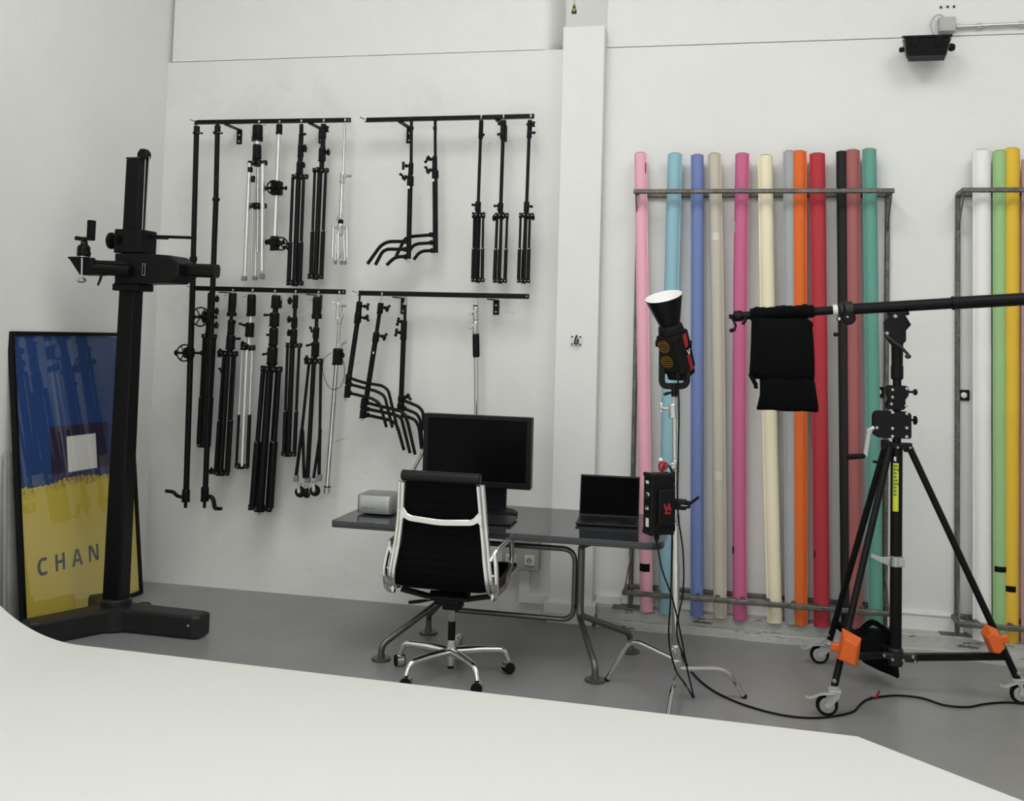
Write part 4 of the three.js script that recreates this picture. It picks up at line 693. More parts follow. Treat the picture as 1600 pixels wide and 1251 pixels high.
{
  // lamp head: frame with its axis tipped left and towards the camera; local y runs along the axis to the reflector mouth
  const c = [-0.29,1.653,1.27];
  const t = thing('studio_lamp', 'black studio lamp head with an open white lined reflector tipped upwards', 'lamp', c);
  const up = new THREE.Vector3(-0.2, 0.92, 0.33).normalize(), side = new THREE.Vector3(0.8, 0.2, 0.55), fz = new THREE.Vector3();
  side.addScaledVector(up, -side.dot(up)).normalize(); fz.crossVectors(side, up);
  const m4 = new THREE.Matrix4().makeBasis(side, up, fz).setPosition(...c);
  const L = (g) => g.applyMatrix4(m4), W = (p) => V(p).applyMatrix4(m4).toArray();
  const body = mk('housing', [L(box([0, -0.012, 0], [0.118, 0.2, 0.12], 0.016)), L(box([0, -0.125, -0.004], [0.1, 0.04, 0.108], 0.012)), L(turned([0, 0.075, 0], [0, 0.128, 0], [[0, 0.058], [0.35, 0.062], [0.8, 0.058], [1, 0.05]]))], M.blackPlastic, t);
  mkEach('heat_sink', [0, 1, 2, 3, 4, 5].map((k) => L(box([0, -0.03 - k * 0.016, -0.062], [0.09, 0.004, 0.012], 0.001))), M.black, body);
  for (const y of [0.035, -0.042]) mk('fan_grille', [ring([0, 0, 0], 0.03, 0.0018).translate(-0.018, y, 0.062)].map(L).concat([-2, -1, 0, 1, 2].map((k) => L(cyl([-0.018 - Math.sqrt(0.0008 - (k * 0.01) ** 2), y + k * 0.01, 0.064], [-0.018 + Math.sqrt(0.0008 - (k * 0.01) ** 2), y + k * 0.01, 0.064], 0.0026, 0.0026, 6)))), M.gold, body, 'round brass coloured fan grille');
  mkEach('side_panel', [L(box([0.06, 0.04, -0.012], [0.006, 0.066, 0.03], 0.002)), L(box([0.06, -0.07, -0.012], [0.006, 0.08, 0.026], 0.002))], M.red, body, 'red side panel');
  mk('mark', [L(at(box([0, 0, 0], [0.002, 0.026, 0.004], 0), [0.066, -0.016, -0.004], [0.35, 0, 0])), L(at(box([0, 0, 0], [0.002, 0.026, 0.004], 0), [0.066, -0.016, -0.016], [-0.35, 0, 0]))], M.white, body);
  const shell = new THREE.LatheGeometry([[0.04, 0.12], [0.05, 0.128], [0.056, 0.15], [0.088, 0.262], [0.091, 0.266], [0.0895, 0.268]].map((p) => new THREE.Vector2(...p)), 40);
  mk('reflector', L(shell), M.blackSatin, t);
  const lin = new THREE.LatheGeometry([[0.001, 0.14], [0.045, 0.14], [0.054, 0.152], [0.086, 0.263], [0.0897, 0.2678]].map((p) => new THREE.Vector2(...p)), 40);
  mk('reflector_lining', L(lin), Object.assign(M.reflectorWhite, { side: THREE.DoubleSide }), t);
  mk('light_source', L(turned([0, 0.14, 0], [0, 0.15, 0], [[0, 0.024], [0.6, 0.024], [1, 0.016]])), M.ivory, t);
  const yb = [-0.29,1.477,1.27], l0 = [-0.353,1.618,1.27], r0 = [-0.232,1.609,1.27];
  mk('yoke', [sweep(fillet([add3(l0, [0, 0.07, 0]), add3([-0.35,1.474,1.27], [0, 0, 0]), [-0.232,1.479,1.27], add3(r0, [0, 0.08, 0])], 0.03, 6), 0, { section: [0.03, 0.008], up: [0, 0, 1] })], M.blackSatin, t);
  mkEach('tilt_knob', [turned(add3(l0, [-0.004, 0.06, 0.01]), add3(l0, [-0.03, 0.06, 0.01]), [[0, 0.014], [0.4, 0.02], [1, 0.016]]), turned(add3(r0, [0.004, 0.07, 0]), add3(r0, [0.02, 0.07, 0]), [[0, 0.014], [0.4, 0.02], [1, 0.016]])], M.black, t);
  mk('receiver', [collar(add3(yb, [0, 0.012, 0]), add3(yb, [0, -0.05, 0]), 0.0155), sweep([add3(yb, [-0.012, -0.03, 0.01]), add3(yb, [-0.035, -0.036, 0.014]), add3(yb, [-0.05, -0.042, 0.014])], [0.005, 0.008, 0.005])], M.black, t);
  mk('plug', [turned([-0.271,1.542,1.3], [-0.273,1.506,1.3], [[0, 0.011], [0.8, 0.011], [1, 0.006]], 12)], M.rubber, t);
}
{
  // battery box on the stand
  const c = [-0.35,0.931,1.34], t = thing('battery_box', 'black battery box with a red mark clamped to the chrome lamp stand', 'battery', c, { turn: 0.55, world: false });
  mk('housing', box([0, 0, 0], [0.12, 0.28, 0.085], 0.01), M.blackPlastic, t);
  mk('battery', box([0.012, -0.01, 0.05], [0.085, 0.17, 0.03], 0.008), M.black, t);
  mk('red_mark', [[-0.012, 0.01, 0.35], [-0.002, 0.004, -0.4], [0.01, 0.012, 0.3]].map(([x, y, r]) => at(box([0, 0, 0], [0.009, 0.036, 0.0015], 0.0005), [x + 0.014, y - 0.02, 0.0658], [0, 0, r])).concat([box([0.014, -0.035, 0.0658], [0.03, 0.008, 0.0015], 0.0005)]), M.red, t);
  mkEach('label', [0.1, 0.045, -0.02, -0.085].map((y, i) => box([-0.0603, y, 0.006 * (i % 2)], [0.001, i === 3 ? 0.04 : 0.014, 0.03], 0)), M.ivory, t);
  mkEach('dial', [turned([-0.06, 0.035, 0], [-0.066, 0.035, 0], [[0, 0.014], [1, 0.012]], 20), turned([-0.06, -0.012, 0], [-0.065, -0.012, 0], [[0, 0.008], [1, 0.006]], 16)], M.dark, t);
  mkEach('bolt', [0.08, -0.01, -0.1].map((y) => cyl([0.06, y, -0.01], [0.072, y, -0.01], 0.006)), M.silver, t);
  mkEach('corner_guard', [[-1, 1], [1, 1], [-1, -1], [1, -1]].map(([a, b]) => box([a * 0.052, b * 0.132, 0], [0.02, 0.02, 0.09], 0.006)), M.rubber, t);
}
{
  const a = [-0.29,0.924,1.29], b = [-0.213,0.926,1.29], e = [-0.166,0.965,1.29], t = thing('clamp', 'black grip clamp with a lever holding the battery box on the chrome stand', 'clamp', a);
  mk('jaw', [box(mid(a, b, 0.45), [0.07, 0.048, 0.05], 0.01), box(mid(a, b, 0.85), [0.04, 0.034, 0.036], 0.008)], M.black, t);
  mk('lever', sweep([b, mid(b, e, 0.3), e], [0.006, 0.007, 0.0065]), M.blackSatin, t);
  mk('mark', box(add3(b, [-0.02, -0.002, 0.026]), [0.03, 0.003, 0.001], 0), M.silver, t);
}
{
  const p = [-0.338,1.077,1.34], t = thing('connector', 'red looped connector with a white tag on top of the battery box', 'connector', p);
  mk('loop', sweep(new THREE.CatmullRomCurve3([p, add3(p, [-0.012, 0.02, 0]), add3(p, [-0.006, 0.045, 0.004]), add3(p, [0.008, 0.042, 0]), add3(p, [0.012, 0.02, -0.004]), add3(p, [0.004, 0.004, 0])].map(V)).getPoints(30), 0.0055), M.red, t);
  mk('loop', sweep(new THREE.CatmullRomCurve3([p, add3(p, [0.004, 0.026, 0.008]), add3(p, [0.012, 0.046, 0.008]), add3(p, [0.026, 0.034, 0.004]), add3(p, [0.014, 0.01, 0])].map(V)).getPoints(30), 0.005), M.red, t);
  mk('tag', box(add3(p, [-0.006, 0.058, 0.002]), [0.016, 0.014, 0.006], 0.002, [0, 0, 0.4]), M.white, t);
}
function cord(label, pts, r, name = 'power_cable', extra) {
  const t = thing(name, label, 'cable', pts[0]);
  mk('cord', sweep(new THREE.CatmullRomCurve3(pts.map(V), false, 'centripetal').getPoints(pts.length * 12), r, { seg: 8 }), M.cable, t);
  if (extra) extra(t);
  return t;
}
cord('black cable running from the lamp head down along the stand pole', [[-0.273,1.506,1.3], [-0.265,1.367,1.3], [-0.265,1.187,1.3], [-0.262,0.889,1.3], [-0.234,0.711,1.32], [-0.231,0.526,1.32], [-0.256,0.375,1.31], [-0.248,0.296,1.32], [-0.211,0.218,1.33]], 0.0038);
cord('black cable hanging from the foot of the battery box to the floor', [[-0.355,0.804,1.36], [-0.351,0.751,1.36], [-0.327,0.638,1.37], [-0.28,0.521,1.38], [-0.252,0.422,1.38], [-0.228,0.312,1.37], [-0.203,0.19,1.36], [-0.178,0.006,1.178]], 0.0038, 'power_cable', (t) => mk('plug', turned([-0.355,0.807,1.36], [-0.354,0.754,1.36], [[0, 0.011], [0.6, 0.012], [1, 0.005]], 12), M.rubber, t));
cord('black cable from the red connector down the left side of the pole', [[-0.318,1.116,1.33], [-0.298,1.092,1.32], [-0.285,1.008,1.31], [-0.286,0.741,1.31], [-0.287,0.507,1.32], [-0.291,0.304,1.33], [-0.268,0.204,1.34], [-0.229,0.006,0.998], [-0.182,0.006,1.17]], 0.0042);
cord('long black cable snaking across the grey floor to the right edge', [[-0.274,0.006,0.502], [-0.207,0.006,0.79], [-0.13,0.006,0.987], [-0.042,0.006,1.119], [0.076,0.006,1.224], [0.231,0.006,1.294], [0.358,0.006,1.288], [0.475,0.006,1.221], [0.547,0.006,1.149], [0.59,0.006,1.042], [0.634,0.006,0.958], [0.697,0.006,0.902], [0.791,0.006,0.855], [0.892,0.006,0.861], [0.981,0.006,0.932], [1.08,0.006,0.928], [1.181,0.006,0.854], [1.292,0.006,0.802], [1.42,0.006,0.799]], 0.0052, 'power_cable', (t) => {
  const p = [0.68,0.008,0.918];
  mk('tie', [ring(add3(p, [0, 0.003, 0]), 0.009, 0.004, [0, 1.2, 0]), sweep([add3(p, [-0.03, 0.003, 0.012]), p, add3(p, [0.012, 0.03, -0.004])], 0, { section: [0.016, 0.003], up: [0, 1, 0] })], M.red, t, 'red cable tie');
});

// ---------- wind-up crane stand with boom ----------
const KX = 0.765, KZ = 0.81;
{
  const t = thing('crane_stand', 'large black wind-up tripod stand on casters in front of the paper rolls', 'stand', [KX, 0, KZ]);
  const A = [0.779,0.131,0.81], B = [0.779,1.209,0.81];
  const at2 = (v, x = 0, z = 0) => [mid(A, B, (v - A[1]) / (B[1] - A[1]))[0] + x, v, KZ + z];
  const yHub = [0.779,1.197,0.81][1], yW0 = [0.779,1.244,0.81][1], yW1 = [0.779,1.37,0.81][1], yC1 = [0.778,1.5,0.81][1], yS0 = [0.778,1.545,0.81][1], yS1 = [0.777,1.694,0.81][1];
  mk('column', cyl(at2(0.14), at2(yHub + 0.02), 0.0285, 0.0285, 24), M.black, t);
  mk('upper_tube', cyl(at2(yHub), at2(yS0 + 0.02), 0.021, 0.021, 20), M.black, t);
  mk('inner_tube', cyl(at2(yW1), at2(yS1), 0.0165), M.black, t);
  mk('sleeve', [turned(at2(yS0 - 0.015), at2(yS1 + 0.03), [[0, 0.026], [0.05, 0.03], [0.35, 0.03], [0.37, 0.027], [1, 0.029]])], M.black, t);
  // winch box with rounded plates and bolts
  const wx = (px) => (px - 1400) * 0.0034;
  const rp = (x0, x1, y0, y1, r) => { const s = new THREE.Shape(); s.moveTo(x0 + r, y0); s.lineTo(x1 - r * 0.4, y0); s.quadraticCurveTo(x1, y0, x1, y0 + r * 0.4); s.lineTo(x1, y1 - r * 0.6); s.quadraticCurveTo(x1, y1, x1 - r * 0.6, y1); s.lineTo(x0 + r, y1); s.quadraticCurveTo(x0, y1, x0, y1 - r); s.lineTo(x0, y0 + r); s.quadraticCurveTo(x0, y0, x0 + r, y0); return s; };
  const box2 = at2(yW0);
  const winch = mk('winch', [-0.034, 0.034].map((z) => new THREE.ExtrudeGeometry(rp(box2[0] + wx(1367), box2[0] + wx(1418), yW0, yW1, 0.03), { depth: 0.008, bevelEnabled: true, bevelSize: 0.002, bevelThickness: 0.002, bevelSegments: 2 }).translate(0, 0, KZ + z - 0.004)).concat([box([box2[0] + wx(1392), (yW0 + yW1) / 2, KZ], [0.14, yW1 - yW0 - 0.02, 0.06], 0.01)]), M.black, t);
  for (const [px, f] of [[1371, 0.36], [1392.5, 0.98], [1392.5, 0.36], [1392.5, 0.05], [1412, 0.96], [1412, 0.4], [1412, 0.06]]) mk('bolt', turned([box2[0] + wx(px), yW0 + (yW1 - yW0) * f, KZ + 0.04], [box2[0] + wx(px), yW0 + (yW1 - yW0) * f, KZ + 0.049], [[0, 0.0085], [0.6, 0.008], [1, 0.004]], 10), M.silver, winch);
  for (const [px, v, s] of [[1425, [0.85,1.471,0.81][1], 0.014], [1425, [0.851,1.332,0.81][1], 0.02]]) mk('knob', [cyl([box2[0] + wx(1412), v, KZ], [box2[0] + wx(px), v, KZ], 0.006), box([box2[0] + wx(px), v, KZ], [0.016, s * 2.2, 0.02], 0.006), turned([box2[0] + wx(px - 2), v, KZ], [box2[0] + wx(px + 3), v, KZ], [[0, s * 0.7], [0.5, s], [1, s * 0.8]], 12)], M.black, t);
  const top = mk('brake_clamp', [-0.03, 0.03].map((z) => plate([[wx(1386), yW1 + 0.012], [wx(1384.5), yW1 + 0.035], [wx(1388), yW1 + 0.06], [wx(1385), yW1 + 0.09], [wx(1385), yC1 - 0.008], [wx(1388), yC1], [wx(1413), yC1], [wx(1415), yC1 - 0.01], [wx(1415), yW1 + 0.085], [wx(1410), yW1 + 0.06], [wx(1412), yW1 + 0.03], [wx(1408), yW1 + 0.012]].map(([a, b]) => [a + box2[0], b]).reverse(), KZ + z, 0.008)).concat([box([box2[0] + wx(1400), (yW1 + yC1) / 2, KZ], [0.075, 0.1, 0.05], 0.008)]), M.black, t);
  for (const [px, f] of [[1392.5, 0.84], [1392.5, 0.56], [1391, 0.3], [1412, 0.9], [1411, 0.26]]) mk('bolt', turned([box2[0] + wx(px), yW1 + (yC1 - yW1) * f, KZ + 0.035], [box2[0] + wx(px), yW1 + (yC1 - yW1) * f, KZ + 0.043], [[0, 0.008], [0.6, 0.0075], [1, 0.004]], 10), M.silver, top);
  const k0 = [0.669,1.289,0.84], k1 = [0.645,1.275,0.84], k2 = [0.628,1.148,0.84], k3 = [0.537,1.137,0.84];
  mk('winch_crank', [sweep([k1, k2], 0, { section: [0.022, 0.008], up: [0, 0, 1] }), cyl(k0, k1, 0.013), turned(add3(k1, [0, 0, -0.012]), add3(k1, [0, 0, 0.012]), [[0, 0.016], [1, 0.014]])], M.aluminium, t);
  mk('crank_handle', [turned(k2, k3, [[0, 0.008], [0.1, 0.013], [0.95, 0.014], [1, 0.01]], 14)], M.rubber, t);
  // tilt head
  const head = mk('tilt_head', [plate([[0.709,1.814,0.81], [0.746,1.857,0.81], [0.806,1.861,0.81], [0.816,1.763,0.81], [0.816,1.724,0.81], [0.789,1.692,0.81], [0.753,1.691,0.81], [0.713,1.744,0.81]].map((p) => [p[0], p[1]]).reverse(), KZ + 0.03, 0.012), plate([[0.737,1.825,0.81], [0.773,1.864,0.81], [0.812,1.865,0.81], [0.849,1.805,0.81], [0.819,1.769,0.81], [0.789,1.711,0.81]].map((p) => [p[0], p[1]]).reverse(), KZ - 0.03, 0.012), box([0.773,1.777,0.81], [0.045, 0.13, 0.05], 0.01)], M.black, t);
  for (const p of [[0.764,1.843,0.81], [0.725,1.757,0.81]]) mk('bolt', turned([p[0], p[1], KZ + 0.036], [p[0], p[1], KZ + 0.05], [[0, 0.012], [0.5, 0.011], [1, 0.005]], 12), M.silver, head);
  mk('tilt_crank', [sweep([[0.712,1.753,0.86], [0.753,1.719,0.87], [0.792,1.689,0.87], [0.822,1.655,0.87]], 0.0075), ball([0.82,1.647,0.875], 0.013, [1.2, 0.9, 1])], M.dark, t);
  // legs: two to the left, one to the right, with braces from the foot of the column
  const leg = (h, e, z0) => mk('leg', cyl(h, e, 0.0165), M.black, t);
  const hubB = at2(yHub, -0.035, 0.03), hubA = at2(yHub, -0.05, -0.02), hubC = at2(yHub, 0.06, 0);
  mk('leg_hub', [box(at2(yHub + 0.006, 0.006), [0.1, 0.03, 0.06], 0.006), box(at2(yHub, 0.052), [0.04, 0.045, 0.03], 0.006), box(at2(yHub + 0.006, -0.048, 0.02), [0.04, 0.045, 0.03], 0.006), box(at2(yHub + 0.006, -0.05, -0.03), [0.04, 0.045, 0.03], 0.006)], M.black, t);
  mkEach('bolt', [at2(yHub, 0.0, 0.031), at2(yHub, 0.06, 0.015)].map((p) => turned(p, add3(p, [0, 0, 0.008]), [[0, 0.008], [1, 0.004]], 10)), M.silver, t);
  const eB = [0.457,0.118,1.19], eA = [0.498,0.131,0.47], eC = [1.338,0.112,0.79];
  leg(hubB, eB); leg(hubA, eA); leg(hubC, eC);
  const foot = at2([0.779,0.18,0.81][1]);
  mk('foot_collar', [collar(add3(foot, [0, -0.045, 0]), add3(foot, [0, 0.04, 0]), 0.036), box(add3(foot, [0.05, 0, 0.01]), [0.1, 0.04, 0.03], 0.006), box(add3(foot, [-0.05, 0.006, 0.03]), [0.08, 0.03, 0.03], 0.006)], M.castIron, t);
  mkEach('bolt', [[0.075, 0.01, 0.03], [0.085, -0.012, 0.03], [0.03, -0.008, 0.04], [-0.02, -0.006, 0.045], [-0.06, 0.012, 0.05]].map((d) => turned(add3(foot, d), add3(foot, [d[0], d[1], d[2] + 0.012]), [[0, 0.009], [1, 0.005]], 10)), M.silver, t);
  mk('brace', sweep([add3(foot, [0.06, 0, 0]), mid(hubC, eC, 0.9)], 0, { section: [0.022, 0.036], up: [0, 1, 0] }), M.black, t);
  mk('brace', sweep([add3(foot, [-0.06, 0.004, 0.02]), mid(hubB, eB, 0.88)], 0, { section: [0.022, 0.032], up: [0, 1, 0] }), M.black, t);
  mk('brace', sweep([add3(foot, [-0.03, 0.02, -0.02]), mid(hubA, eA, 0.9)], 0, { section: [0.022, 0.03], up: [0, 1, 0] }), M.black, t);
  for (const [e, wh, s] of [[eB, [0.424, 1.224], -1], [eA, [0.45, 0.44], -1], [eC, [1.352, 0.785], -1]]) {
    const r = 0.05, w = [wh[0], r, wh[1]];
    const c = mk('caster', [ring(w, r * 0.8, r * 0.2), cyl(add3(w, [0, 0, -0.012]), add3(w, [0, 0, 0.012]), r * 0.8, r * 0.8, 28)], M.rubber, t);
    mk('wheel_disc', [turned(add3(w, [0, 0, 0.012]), add3(w, [0, 0, 0.018]), [[0, 0.034], [0.6, 0.034], [1, 0.026]], 26), turned(add3(w, [0, 0, 0.016]), add3(w, [0, 0, 0.03]), [[0, 0.015], [0.7, 0.013], [1, 0.008]], 16)], M.casterMetal, c);
    const sw = [e[0], 0.125, e[2]];
    mk('fork', [plate([[w[0] - 0.01, w[1] - 0.012], [w[0] + 0.012, w[1] - 0.01], [sw[0] + 0.018, 0.092], [sw[0] + 0.026, 0.116], [sw[0] - 0.03, 0.116], [w[0] - 0.008, 0.084]].map((p) => p), w[2] + 0.026, 0.005, 0.001), plate([[w[0] - 0.01, w[1] - 0.012], [w[0] + 0.012, w[1] - 0.01], [sw[0] + 0.018, 0.092], [sw[0] + 0.026, 0.116], [sw[0] - 0.03, 0.116], [w[0] - 0.008, 0.084]], w[2] - 0.026, 0.005, 0.001), box([sw[0], 0.117, w[2]], [0.056, 0.008, 0.06], 0.003), turned([sw[0], 0.118, e[2]], [sw[0], e[1] + 0.01, e[2]], [[0, 0.026], [0.3, 0.024], [0.35, 0.019], [1, 0.019]], 18)], M.casterMetal, c);
    mk('brake', sweep([[sw[0] - 0.006, 0.112, w[2] + 0.03], [w[0] - 0.03, 0.104, w[2] + 0.032], [w[0] - 0.075, 0.083, w[2] + 0.032], [w[0] - 0.1, 0.088, w[2] + 0.032]], 0, { section: [0.028, 0.004], up: [0, 1, 0] }), M.casterMetal, c);
    mk('bolt', turned(add3(mid(e, mid(hubB, eB, 0.5), 0), [0, 0.035, 0.016]), add3(e, [0, 0.035, 0.024]), [[0, 0.01], [1, 0.005]], 12), M.silver, t);
  }
  const cl = [0.779,0.639,0.81];
  mk('column_clamp', [collar(at2(cl[1] - 0.026), at2(cl[1] + 0.026), 0.034, 0.05), box(at2(cl[1], 0.02, 0.028), [0.03, 0.04, 0.024], 0.003), plate([[at2(0)[0] - 0.035, cl[1] - 0.022], [at2(0)[0] - 0.028, cl[1] + 0.024], [at2(0)[0] - 0.07, cl[1] + 0.018], [at2(0)[0] - 0.12, cl[1] + 0.032], [at2(0)[0] - 0.122, cl[1] + 0.014], [at2(0)[0] - 0.08, cl[1] - 0.006]].reverse(), KZ + 0.022, 0.01)], M.aluminium, t, 'silver clamp with a lever');
  const lb = canvasTexture(64, 512, (g) => { g.fillStyle = '#c9d436'; g.fillRect(0, 0, 64, 512); g.fillStyle = '#2a2c10'; for (let i = 0; i < 9; i++) { g.save(); g.translate(32, 20 + i * 38); const n = 3 + Math.floor(rnd() * 3); for (let k = 0; k < n; k++) g.fillRect(-22 + k * 12, (rnd() - 0.5) * 4, 8, 24); g.restore(); } });
  const y0 = [0.763,0.884,0.81][1], y1 = [0.762,1.12,0.81][1];
  const lg = new THREE.CylinderGeometry(0.0293, 0.0293, y1 - y0, 12, 1, true, -0.75, 0.95).translate(at2(0)[0], (y0 + y1) / 2, KZ);
  mk('label', lg, S({ map: lb, roughness: 0.5, side: THREE.DoubleSide }), t, 'yellow printed label strip', true);
  mk('label', new THREE.CylinderGeometry(0.0293, 0.0293, 0.022, 8, 1, true, -0.6, 0.4).translate(at2(0)[0], y1 + 0.02, KZ), S({ color: 0xe0e0dc, roughness: 0.5, side: THREE.DoubleSide }), t);
  mk('lock_pin', [cyl(at2(y1 - 0.005, -0.06, 0.02), at2(y1 + 0.003, -0.115, 0.03), 0.007), box(at2(y1, -0.06, 0.02), [0.02, 0.03, 0.02], 0.004)], M.black, t);
}
{
  // boom lying across the tilt head
  const a = [-0.022,1.826,0.81], b = [0.528,1.873,0.81], c = [1.042,1.916,0.81], e = [2.199,2.01,0.81];
  const t = thing('crane_boom', 'long black boom arm on the crane stand reaching out of the picture', 'boom', [0.776,1.87,0.81]);
  mk('inner_tube', cyl(a, mid(a, b, 1.05), 0.0215), M.black, t);
  mk('middle_tube', cyl(b, c, 0.028, 0.028, 22), M.black, t);
  mk('outer_tube', [cyl(mid(b, c, 0.985), e, 0.0315, 0.0315, 22), collar(mid(b, c, 0.98), mid(b, c, 1.01), 0.034)], M.black, t);
  mk('end_cap', [collar([-0.019,1.826,0.81], [0.023,1.83,0.81], 0.0285, 0.15), collar([-0.045,1.824,0.81], [-0.022,1.826,0.81], 0.012)], M.black, t);
  mk('crank', [sweep(fillet([[-0.035,1.824,0.84], [-0.018,1.796,0.84], [-0.008,1.777,0.84], [-0.014,1.76,0.84]], 0.01), 0.0055), turned([-0.011,1.76,0.84], [-0.04,1.749,0.84], [[0, 0.008], [0.7, 0.011], [1, 0.008]], 12)], M.blackSatin, t);
  mk('lever', sweep([[0.039,1.824,0.83], [0.036,1.804,0.84], [0.024,1.784,0.84]], [0.006, 0.009, 0.008]), M.black, t);
  mk('ring', collar([0.469,1.868,0.81], [0.494,1.87,0.81], 0.0285, 0.1), M.ivory, t, 'white ring');
  mk('clamp_ring', [collar([0.5,1.871,0.81], [0.522,1.872,0.81], 0.037, 0.2), collar([0.525,1.873,0.81], [0.568,1.876,0.81], 0.041, 0.12)], M.castIron, t);
  mk('clamp', [turned(add3([0.544,1.83,0.81], [0, 0, -0.03]), add3([0.544,1.83,0.81], [0, 0, 0.04]), [[0, 0.03], [0.1, 0.034], [0.9, 0.034], [1, 0.028]]), turned([0.496,1.824,0.86], add3([0.496,1.824,0.86], [0, 0, 0.02]), [[0, 0.014], [1, 0.01]], 12)], M.black, t);
  mkEach('bolt', [turned([0.494,1.824,0.88], add3([0.494,1.824,0.88], [0, 0, 0.01]), [[0, 0.01], [1, 0.006]], 12), turned([0.537,1.835,0.85], add3([0.537,1.835,0.85], [0, 0, 0.008]), [[0, 0.006], [1, 0.004]], 10)], M.silver, t);
  mk('crank', [sweep(fillet([[0.498,1.818,0.875], [0.497,1.754,0.875], [0.492,1.744,0.875]], 0.008), 0.005), turned([0.495,1.746,0.875], [0.468,1.745,0.875], [[0, 0.008], [0.7, 0.011], [1, 0.008]], 12)], M.blackSatin, t);
  mk('saddle', box([0.782,1.858,0.81], [0.1, 0.02, 0.06], 0.006, [0, 0, 0.06]), M.black, t);
}
// soft bag: outline gives centre, half width at each height; the skin is puffed and folded
function bag(rows, depth, zc, wob) {
  const nU = 28, pos = [], idx = [];
  rows.forEach(([yy, x0, x1, d = 1], i) => {
    for (let k = 0; k < nU; k++) {
      const a = (k / nU) * 2 * Math.PI, ca = Math.cos(a), sa = Math.sin(a), sx = Math.sign(ca) * Math.pow(Math.abs(ca), 0.75);
      const fold = 1 + wob * (Math.sin(a * 5 + i * 1.1) + 0.6 * Math.sin(a * 9 - i * 0.7));
      pos.push((x0 + x1) / 2 + (sx * (x1 - x0)) / 2, yy + wob * 0.06 * Math.sin(a * 3 + i), zc + sa * Math.abs(sa) ** 0.3 * depth * d * fold);
    }
  });
  for (let i = 0; i < rows.length - 1; i++) for (let k = 0; k < nU; k++) { const l = (k + 1) % nU, p = i * nU + k, q = i * nU + l; idx.push(p, q, p + nU, q, q + nU, p + nU); }
  const cap = (i, s) => { const c = pos.length / 3; pos.push((rows[i][1] + rows[i][2]) / 2, rows[i][0], zc); for (let k = 0; k < nU; k++) { const p = i * nU + k, q = i * nU + (k + 1) % nU; s ? idx.push(c, q, p) : idx.push(c, p, q); } };
  cap(0, true); cap(rows.length - 1, false);
  const g = new THREE.BufferGeometry(); g.setAttribute('position', new THREE.Float32BufferAttribute(pos, 3)); g.setIndex(idx); g.computeVertexNormals();
  g.setAttribute('uv', new THREE.Float32BufferAttribute(new Float32Array((pos.length / 3) * 2), 2));
  return g;
}
{
  const t = thing('sandbag', 'black saddle sandbag hanging over the left part of the boom arm', 'sandbag', [0.221,1.845,0.81]);
  const row = (y, x0, x1, d) => [y, x0, x1, d];
  const R = [[[0.099,1.361,0.87], [0.401,1.377,0.87], 0.25], [[0.102,1.381,0.87], [0.401,1.396,0.87], 0.5], [[0.114,1.436,0.87], [0.391,1.45,0.87], 0.85], [[0.113,1.497,0.87], [0.383,1.507,0.87], 0.95], [[0.11,1.523,0.87], [0.378,1.533,0.87], 0.7]];
  mk('lower_pouch', bag(R.map(([a, b, d]) => row(a[1], a[0], b[0], d)), 0.045, 0.86, 0.13), M.canvas, t);
  const U = [[[0.065,1.515,0.87], [0.378,1.526,0.87], 0.4], [[0.06,1.541,0.87], [0.381,1.549,0.87], 0.8], [[0.064,1.612,0.87], [0.38,1.616,0.87], 1.1], [[0.066,1.693,0.87], [0.375,1.699,0.87], 1.1], [[0.067,1.768,0.87], [0.369,1.776,0.87], 0.8], [[0.068,1.817,0.87], [0.359,1.824,0.87], 0.5]];
  mk('upper_pouch', bag(U.map(([a, b, d]) => row(a[1], a[0], b[0], d)), 0.05, 0.865, 0.1), M.canvas, t);
  const s0 = [0.062,1.836,0.81], s1 = [0.379,1.862,0.81], n = 26, wrap = [];
  for (let i = 0; i <= n; i++) { const p = mid(s0, s1, i / n); wrap.push(p); }
  mk('saddle', [sweep(wrap, wrap.map((_, i) => 0.036 + 0.003 * Math.sin(i * 0.6) + 0.0015 * Math.sin(i * 2.3 + 1) - (i < 2 || i > n - 3 ? 0.006 : 0)), { seg: 20 }), box([(s0[0] + s1[0]) / 2, s0[1] - 0.045, 0.862], [0.3, 0.03, 0.04], 0.01)], M.canvas, t);
  mk('strap', sweep([[0.065,1.535,0.9], [0.078,1.51,0.91], [0.094,1.482,0.91], [0.091,1.472,0.91], [0.103,1.473,0.91]], 0, { section: [0.022, 0.004], up: [0, 0, 1] }), M.canvas, t);
  mk('strap', sweep([[0.269,1.531,0.93], [0.312,1.537,0.93]], 0, { section: [0.02, 0.004], up: [0, 1, 0] }), M.canvas, t);
}
